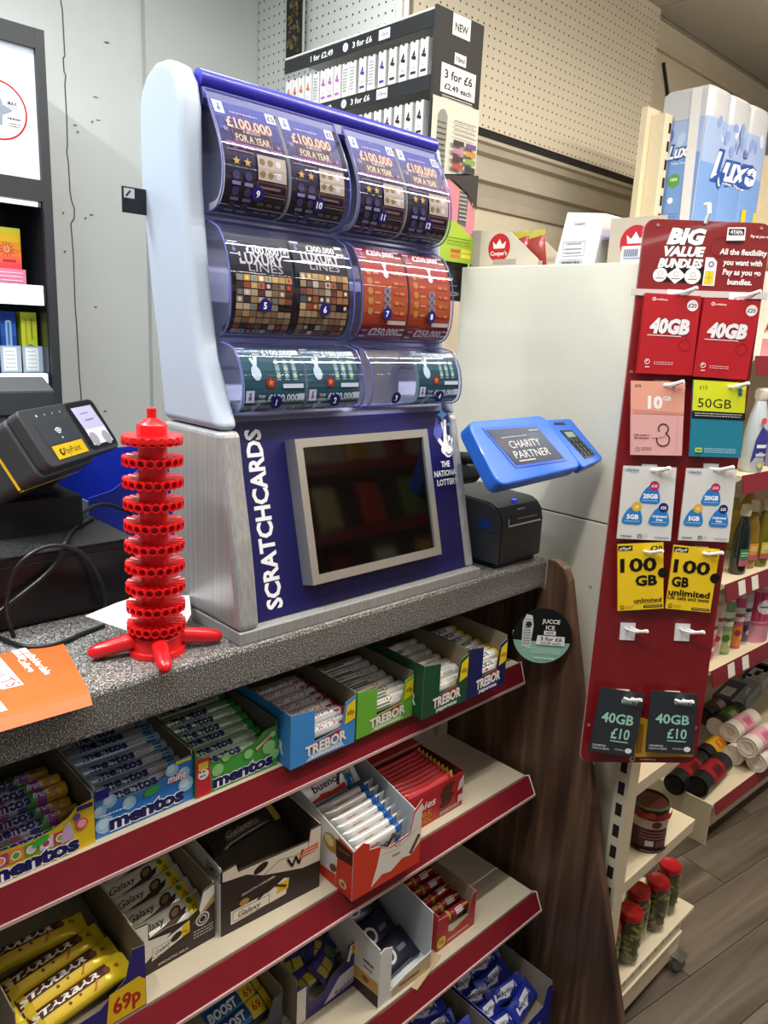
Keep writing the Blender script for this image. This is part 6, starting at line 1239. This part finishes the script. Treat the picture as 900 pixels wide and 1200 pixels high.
B().box(-.5, .566, .01, .016, 1.826, 1.8358, GLOW).obj('strip_light', CB)
for z in (1.607, 1.405):
    s_ = B().box(-.5, .5675, .012, .2398, z+.022, z+.0445, KI).obj('shelf', CB); B().box(-.5, .562, -.004, .0118, z, z+.0445, GLOW).obj('light_edge', s_); B().box(.5622, .5675, -.004, .0118, z+.002, z+.042, KB).obj('edge_cap', s_)
def vbox(label, x0, x1, y, z, h, grad, draw=None, cat='box'):
    t = thing('vape_box', label, cat, (x0, y, z)); w_ = x1-x0; B().box(0, w_, 0, .03, 0, h, M(grad[0], .35)).obj('carton', t)
    g = Print(faceY(0, 0, 0)); n = len(grad)
    for i, c in enumerate(grad): g.rect(.0, h*i/n, w_, h*(i+1)/n, c)
    if draw: draw(g, w_, h)
    g.build('carton_print', t); return t
def dv1(g, w_, h):
    for r0 in range(12): a = 2*PI*r0/12; g.line([(w_*.62+.007*math.cos(a), h*.62+.007*math.sin(a)), (w_*.62+.017*math.cos(a), h*.62+.017*math.sin(a))], .0022, '#d8343c')
    g.ring(w_*.62, h*.62, .006, .002, '#f0c8b0', 14); g.rect(w_*.5, h*.40, w_*.85, h*.44, '#b8284a')
Y1 = 1.95
vbox('pink to yellow gradient vape box on the upper glowing shelf', .602, .686, Y1, 1.6520, .125, ['#e0385c', '#e2405a', '#e5484e', '#ea6240', '#ee8034', '#f0a02c', '#f2c02a', '#d8d23a'], dv1)
t = thing('vape_tray', 'clear pink lettered tray holding the gradient vape box', 'tray', (.598, 1.938, 1.6520)); B().box(0, .092, 0, .002, 0, .034, M('#d87a9a', .3)).obj('tray_front', t); g = Print(faceY(0, 0, 0)); g.scribble(.004, .004, .086, .030, 3, '#f2d8e2', .002); g.build('tray_print', t)
def dv2(g, w_, h): g.poly(rrect(w_*.3, h*.40, w_*.7, h*.86, .005), '#9ac0e8'); g.line([(w_*.5, h*.45), (w_*.5, h*.82)], .004, '#3a6ab0'); g.rect(w_*.1, h*.33, w_*.9, h*.36, '#c8e0f4')
vbox('slim blue vape box on the lower glowing shelf', .630, .664, Y1, 1.4500, .140, ['#2a5ab0', '#2458b8', '#1f50b0', '#2a62c0', '#1c4090'], dv2)
def dv3(g, w_, h): g.line([(w_*.3, h*.9), (w_*.3, h*.35)], .004, '#b8c03a'); g.line([(w_*.1, h*.38), (w_*.5, h*.46), (w_*.9, h*.42)], .0028, '#2a4a4a'); g.rect(w_*.6, h*.55, w_*.72, h*.9, '#9aa82a'); g.poly([(w_*.0, h*.1), (w_*.3, h*.4), (w_*.1, h*.42), (0, h*.4)], '#4fae3c')
vbox('slim lime green vape box beside the blue one', .676, .712, Y1, 1.4500, .140, ['#cfe03a', '#d6e23c', '#dce83a', '#e0ea44', '#d2de3a'], dv3)
for x0, lb in ((.622, 'clear pocket with white card in front of the slim blue vape box'), (.672, 'clear pocket with white card in front of the lime vape box')):
    t = thing('card_pocket', lb, 'pocket', (x0, 1.938, 1.4500)); B().box(0, .046, 0, .0015, 0, .062, M('#a9b8cc', .2)).obj('pocket_front', t); g = Print(faceY(0, 0, 0)); g.rect(.006, .004, .036, .058, '#e6ecee'); g.scribble(.010, .008, .032, .054, 5, '#8fa0a8', .0016); g.build('pocket_card', t)

# ================================================================== bottle display on the side pegboard
J = thing('bottle_display', 'black and white stepped bottle display with 3 for £6 side panel', 'display', (1.30, 1.242, 1.748))
JW = M('#e8e6e0', .45); JK = M('#202124', .4); H_ = .505
B().box(0, .155, 0, .006, 0, H_, M('#2a2826', .5)).obj('side_panel', J); B().box(.152, .156, .0062, .528, 0, H_, JW).obj('back_panel', J); B().box(0, .1518, .525, .528, 0, H_, clear_mat((.95, .96, .98))).obj('far_side', J)
B().box(.1562, .198, .1, .42, .30, .34, JW).obj('hanging_bar', J)
rails = []
for z in (.465, .344, .222):
    rl = B().box(-.001, .002, .0062, .5248, z, z+.030, JK).obj('front_rail', J); rails.append((rl, z))
for z in (.375, .254, .10): B().box(.0022, .1516, .0064, .5246, z-.004, z-.001, M('#c9c6c0', .3)).obj('shelf', J)
B().box(.0022, .1516, .0064, .5246, .4985, .5025, JW).obj('top', J)
for rl, z in rails[:2]:
    g = Print(faceX(-.001, .5248, z))
    g.text('1 for £2.49', .5248-.380+.005, .015, .0125, '#f2f2f0', w=.085, bold=.02); g.circ(.238, .015, .0095, '#e8e8e6', 18); g.text('or', .238, .015, .006, '#333333'); g.text('3 for £6', .296, .015, .0125, '#f2f2f0', w=.066, bold=.02); g.rect(.352, .005, .388, .026, '#e8e8e6'); g.text('10ml', .370, .0155, .008, '#444444', w=.026); g.build('rail_print', rl)
sp = Print(faceY(0, 0, 0)); W = .155
sp.rect(0, .335, W, H_, '#141312'); sp.rect(.052, .462, .110, H_-.001, '#e6e4de'); sp.text('NEW', .081, .480, .015, '#1c1a18', w=.042, bold=.03)
sp.rect(.064, .408, .102, .430, '#e6e4de'); sp.text('10ml', .083, .419, .010, '#1c1a18', w=.028, bold=.03); sp.rect(.024, .345, .138, .402, '#e2e0da'); sp.text('3 for £6', .081, .383, .017, '#222120', w=.092, bold=.03); sp.text('£2.49 each', .081, .359, .0115, '#222120', w=.090, bold=.03); sp.scribble(.03, .332, .13, .342, 2, '#cfcbc4', .002)
sp.poly([(0, .175), (W, .20), (W, .333), (0, .333)], '#cfcabc'); sp.poly([(.015, .17), (.048, .175), (.050, .300), (.040, .312), (.028, .310), (.018, .298)], '#8a887e'); sp.scribble(.018, .18, .046, .29, 10, '#3c3a36', .003, 9); sp.scribble(.068, .262, .142, .300, 4, '#4a4844', .002, 3)
for j in range(4):
    for i in range(2): sp.rect(.066+.042*i, .245-.016*j, .102+.042*i, .256-.016*j, [['#3a302e', '#6a4a80'], ['#b07a94', '#b8863a'], ['#4a3230', '#7a9a4a'], ['#a84a3c', '#2f3438']][j][i])
sp.poly([(0, .16), (.06, .175), (.12, .15), (W, .118), (W, .055), (.08, .09), (0, .07)], '#c9838c'); sp.poly([(.095, .085), (.125, .080), (.128, .165), (.116, .180), (.098, .165)], '#5c5a56'); sp.scribble(.098, .09, .124, .16, 8, '#c0bcb4', .003, 2); sp.scribble(.02, .125, .06, .145, 2, '#7a4a50', .002)
sp.poly([(0, .155), (.0, .172), (W, .195), (W, .12), (.12, .152), (.06, .176)], '#3a3634')
sp.poly([(0, .07), (.08, .09), (W, .055), (W, -.0), (0, -.0)], '#9dbb3a'); sp.rect(.075, .020, .108, .028, '#c0503c'); sp.rect(.112, .022, .145, .030, '#e0c83a'); sp.rect(.075, .009, .108, .017, '#c87a3c'); sp.rect(.112, .011, .145, .019, '#e6d84a'); sp.scribble(.06, .036, .14, .055, 3, '#5a7a1c', .0018)
sp.build('side_panel_print', J)
B().box(0, .155, .0, .006, -.085, -.0003, M('#33312e', .45)).obj('foot_panel', J); g = Print(faceY(0, 0, -.085)); g.scribble(.055, .043, .105, .053, 1, '#d8d6d0', .006); g.rect(.05, .033, .12, .0345, '#a8a6a0'); g.text('WWW.JUCCE.COM', .085, .016, .009, '#d8d6d0', w=.085, bold=.02); g.build('foot_print', J)
jb_ = B().box(0, .036, 0, .0235, 0, .075, M('#e3e1de', .45)).mesh('carton')
def jbox(y, z, colr, label, turned=False):
    t = thing('bottle_carton', label, 'box', (1.3035 if not turned else 1.306, 1.242+y, 1.748+z), 0, 'small bottle cartons in the display'); inst('carton', jb_, t)
    g = Print(faceX(0, .0235, 0)); g.circ(.012, .0735, .004, '#2a2a2c', 10, .0022)
    if turned: g.scribble(.004, .012, .019, .064, 8, '#6c6a66', .0018, int(y*1000))
    else:
        for dx, dz, q in ((-.003, 0, .004), (.003, -.002, .004), (0, .006, .0035), (.001, .011, .002)): g.circ(.0117+dx, .043+dz, q, colr, 10)
        g.rect(.004, .010, .0195, .015, colr); g.rect(.007, .022, .016, .024, '#b9b6b2')
    g.build('carton_print', t)
CLR = {'orange': '#c8724a', 'purple': '#b06ab4', 'black': '#33262e', 'mint': '#7fb8a0', 'plum': '#6a2440', 'violet': '#5a3a90'}
top = [(.500, 'orange'), (.474, 'orange'), (.448, 'orange'), (.420, 'orange'), (.392, 'T'), (.360, 'purple'), (.335, 'purple'), (.308, 'purple'), (.280, 'T'), (.255, 'T'), (.218, 'violet'), (.190, 'T'), (.152, 'violet'), (.118, 'black'), (.085, 'black'), (.052, 'black'), (.022, 'black')]
cnt = {}
for y, c in top:
    k = 'side turned' if c == 'T' else c; cnt[k] = cnt.get(k, 0)+1
    jbox(y, .3745, CLR.get(c, '#777777'), f'{k} printed small white carton, {ORD[cnt[k]-1]} of its kind from the left, top tier', c == 'T')
cnt = {}
for i in range(12):
    y = .395-i*.0335; c = 'mint' if i < 5 else ('plum' if i < 9 else 'black'); cnt[c] = cnt.get(c, 0)+1
    jbox(y, .2535, CLR[c], f'{c} printed small white carton, {ORD[cnt[c]-1]} of its kind from the left, second tier')
# sachet hanging on the pegboard
p = at(345, 30, X=1.48); sa = thing('hanging_sachet', 'black and gold sachet hanging on the white pegboard', 'sachet', (1.480, p.y, p.z))
B().box(-.002, .0, -.036, .036, -.085, .085, M('#15130f', .3)).obj('foil_pouch', sa); B().cyl((-.008, 0, .08), (.019, 0, .08), .002, .002, STEEL, 8).obj('peg_hook', sa)
g = Print(faceX(-.002, .036, -.085)); sr = random.Random(2)
for i in range(46): g.line([(sr.uniform(.006, .060), sr.uniform(.01, .15))]+[(sr.uniform(.006, .066), sr.uniform(.01, .15))][:1], .0001, '#a8924a') if False else g.ring(sr.uniform(.010, .062), sr.uniform(.012, .150), sr.uniform(.002, .005), .0012, sr.choice(['#a8924a', '#8a7432', '#c2ae6a']), 8)
g.build('pouch_print', sa)
B().box(.0002, .002, -.045, -.037, -.09, .10, M('#c9c7c0', .4)).obj('backing_strip', sa)

# ================================================================== boxes on top of the gondola
SH_ = 1.7003; KW = M('#c9bfae', .6); 
def crown(g, u, v, r):
    g.circ(u, v, r, '#b8242c', 24); g.poly([(u-r*.5, v-r*.05), (u-r*.6, v+r*.45), (u-r*.28, v+r*.2), (u, v+r*.62), (u+r*.28, v+r*.2), (u+r*.6, v+r*.45), (u+r*.5, v-r*.05)], '#efe8de'); g.text("Cooper's", u, v-r*.38, r*.30, '#f2ece4', w=r*1.5, bold=.02)
t = thing('counter_display_box', 'kraft display box with red crown badge and sloping side on gondola top', 'box', (1.452, 1.235, SH_), 0)
B().prism([(0, 0), (-.195, 0), (-.195, .054), (-.115, .114), (-.035, .122), (0, .124)], 'x', 0, .002, KW).obj('front_wall', t); B().prism([(0, 0), (-.195, 0), (-.195, .054), (-.115, .114), (-.035, .122), (0, .124)], 'x', .12, .122, KW).obj('rear_wall', t); B().box(.002, .12, -.002, 0, 0, .124, KW).obj('end_wall', t); B().box(.002, .12, -.195, -.193, 0, .052, KW).obj('low_wall', t); B().box(.002, .12, -.193, -.002, 0, .002, KW).obj('bottom', t)
g = Print(faceX(0, 0, 0)); g.rect(.001, .001, .030, .122, '#a8a49c'); crown(g, .085, .082, .031); g.rect(.07, .046, .135, .057, '#a39c92'); g.build('badge_print', t)
snk = bar_proto(.10, .05, .014, FOIL('#9a3a34'), lambda g, l, w: (g.rect(l*.1, -w*.4, l*.45, w*.4, '#c9c23a', 3), g.rect(l*.5, -w*.2, l*.8, w*.2, '#e2d8cc', 2)), FOIL('#b8b43a'))
for i in range(6): place(snk, 'snack_packet', f'red and yellow snack packet standing upright, {ORD[i]} of the row in the crown badge box', 'snack', (1.475+.006*(i % 2), 1.062+.021*i+.0, SH_+.066), (PI/2, -PI/2+.2, PI/2), 'red and yellow snack packets')
t = thing('white_box', 'white printed box leaning beside a kraft crown box on gondola top', 'box', (1.452, 1.005, SH_), 0); wb_ = M('#e2e3e4', .45)
B().prism([(0, 0), (-.100, 0), (-.118, .138), (-.028, .146)], 'x', 0, .07, wb_).obj('carton', t, bevel=.001)
g = Print(faceX(0, 0, 0)); g.text('Cooper\'s', .062, .122, .006, '#77777a', w=.026); g.border(.026, .058, .078, .086, .001, '#8a8a8c'); g.scribble(.034, .080, .070, .084, 1, '#66666a', .002); g.scribble(.030, .060, .074, .076, 2, '#77777a', .0022); g.border(.022, .020, .076, .050, .001, '#8a8a8c'); g.scribble(.026, .036, .072, .048, 2, '#55555a', .004, 3); g.circ(.036, .026, .006, '#6a6a6e', 10); g.circ(.050, .026, .006, '#6a6a6e', 10); g.build('box_print', t)
t = thing('counter_display_box', 'kraft crown badge box right of the white box, holding purple packets', 'box', (1.460, .882, SH_), 0); KW2 = M('#bdb19d', .6)
B().box(0, .002, -.125, -.006, 0, .128, KW2).obj('front_wall', t); B().box(.105, .107, -.125, -.006, 0, .12, KW2).obj('rear_wall', t); B().box(.002, .105, -.125, -.123, 0, .12, KW2).obj('end_wall', t); B().box(.002, .105, -.008, -.006, 0, .126, KW2).obj('end_wall', t); B().box(.002, .105, -.123, -.008, 0, .002, KW2).obj('bottom', t)
g = Print(faceX(0, -.006, 0)); crown(g, .058, .080, .033); g.build('badge_print', t)
pup = bar_proto(.11, .05, .012, FOIL('#43308c'), lambda g, l, w: g.rect(l*.3, -w*.2, l*.7, w*.2, '#8a78c0', 2))
for i in range(3): place(pup, 'snack_packet', f'purple foil packet poking out of the crown box, {ORD[i]} from the left', 'snack', (1.49+.02*i, .845-.028*i, SH_+.105), (.35, -.2, -PI/2+.2), 'purple foil packets')
t = thing('small_carton', 'small white barcode carton in front of the crown badge box', 'box', (1.446, .838, SH_), 0); B().box(0, .012, -.085, 0, 0, .072, M('#dfe2e6', .45)).obj('carton', t); g = Print(faceX(0, 0, 0)); 
for i in range(9): g.rect(.006+i*.0035, .052, .008+i*.0035, .066, '#4a5a7a')
g.rect(.006, .047, .08, .05, '#8a9ab4'); g.text('53', .066, .058, .008, '#33333a', bold=.03); g.build('carton_print', t)
# ================================================================== shelving across the aisle, mirrored in the dark screen
O = thing('facing_shelving', 'cream shelving with red strips across the aisle, mirrored in the dark screen', 'shelves', (1.2, -1.05, 0))
B().box(0, 2.9, -.47, -.45, 0, 2.15, BP).obj('back_panel', O); B().box(0, 2.9, -.449, .02, 0, .12, SW).obj('base', O)
for z in (.50, .86, 1.22, 1.56, 1.90):
    sh = B().box(0, 2.9, -.449, 0, z-.02, z, SW).obj('shelf', O); B().prism([(.001, z), (.016, z-.055), (.013, z-.056), (-.001, z-.003)], 'x', 0, 2.9, RED).obj('ticket_strip', sh)
r = random.Random(21); bagc = ['#8c2430', '#c9b48a', '#d8d2c0', '#b8402c', '#c8a24a', '#6a7a3c']
BAGS = [bar_proto(.26, .17, .07, FOIL(c), lambda g, l, w: (g.rect(l*.2, -w*.3, l*.8, w*.3, '#d9cfb8', 6), g.circ(l*.5, 0, w*.2, '#a83a34', 14))) for c in bagc]
hw = ['leftmost', 'second from left', 'third from left', 'fourth from left', 'fifth from left', 'sixth from left', 'seventh from left', 'eighth from left']
for lv, (z, nm) in enumerate(((1.22, 'lower mirrored shelf'), (1.56, 'middle mirrored shelf'), (1.90, 'upper mirrored shelf'))):
    for i in range(8):
        place(BAGS[(i*2+lv) % 6], 'crisp_bag', f'upright crisp bag on the {nm} across the aisle, {hw[i]}', 'bag', (1.50+.30*i, -1.14, z+.135), (PI/2+.1, PI/2, 0), None)
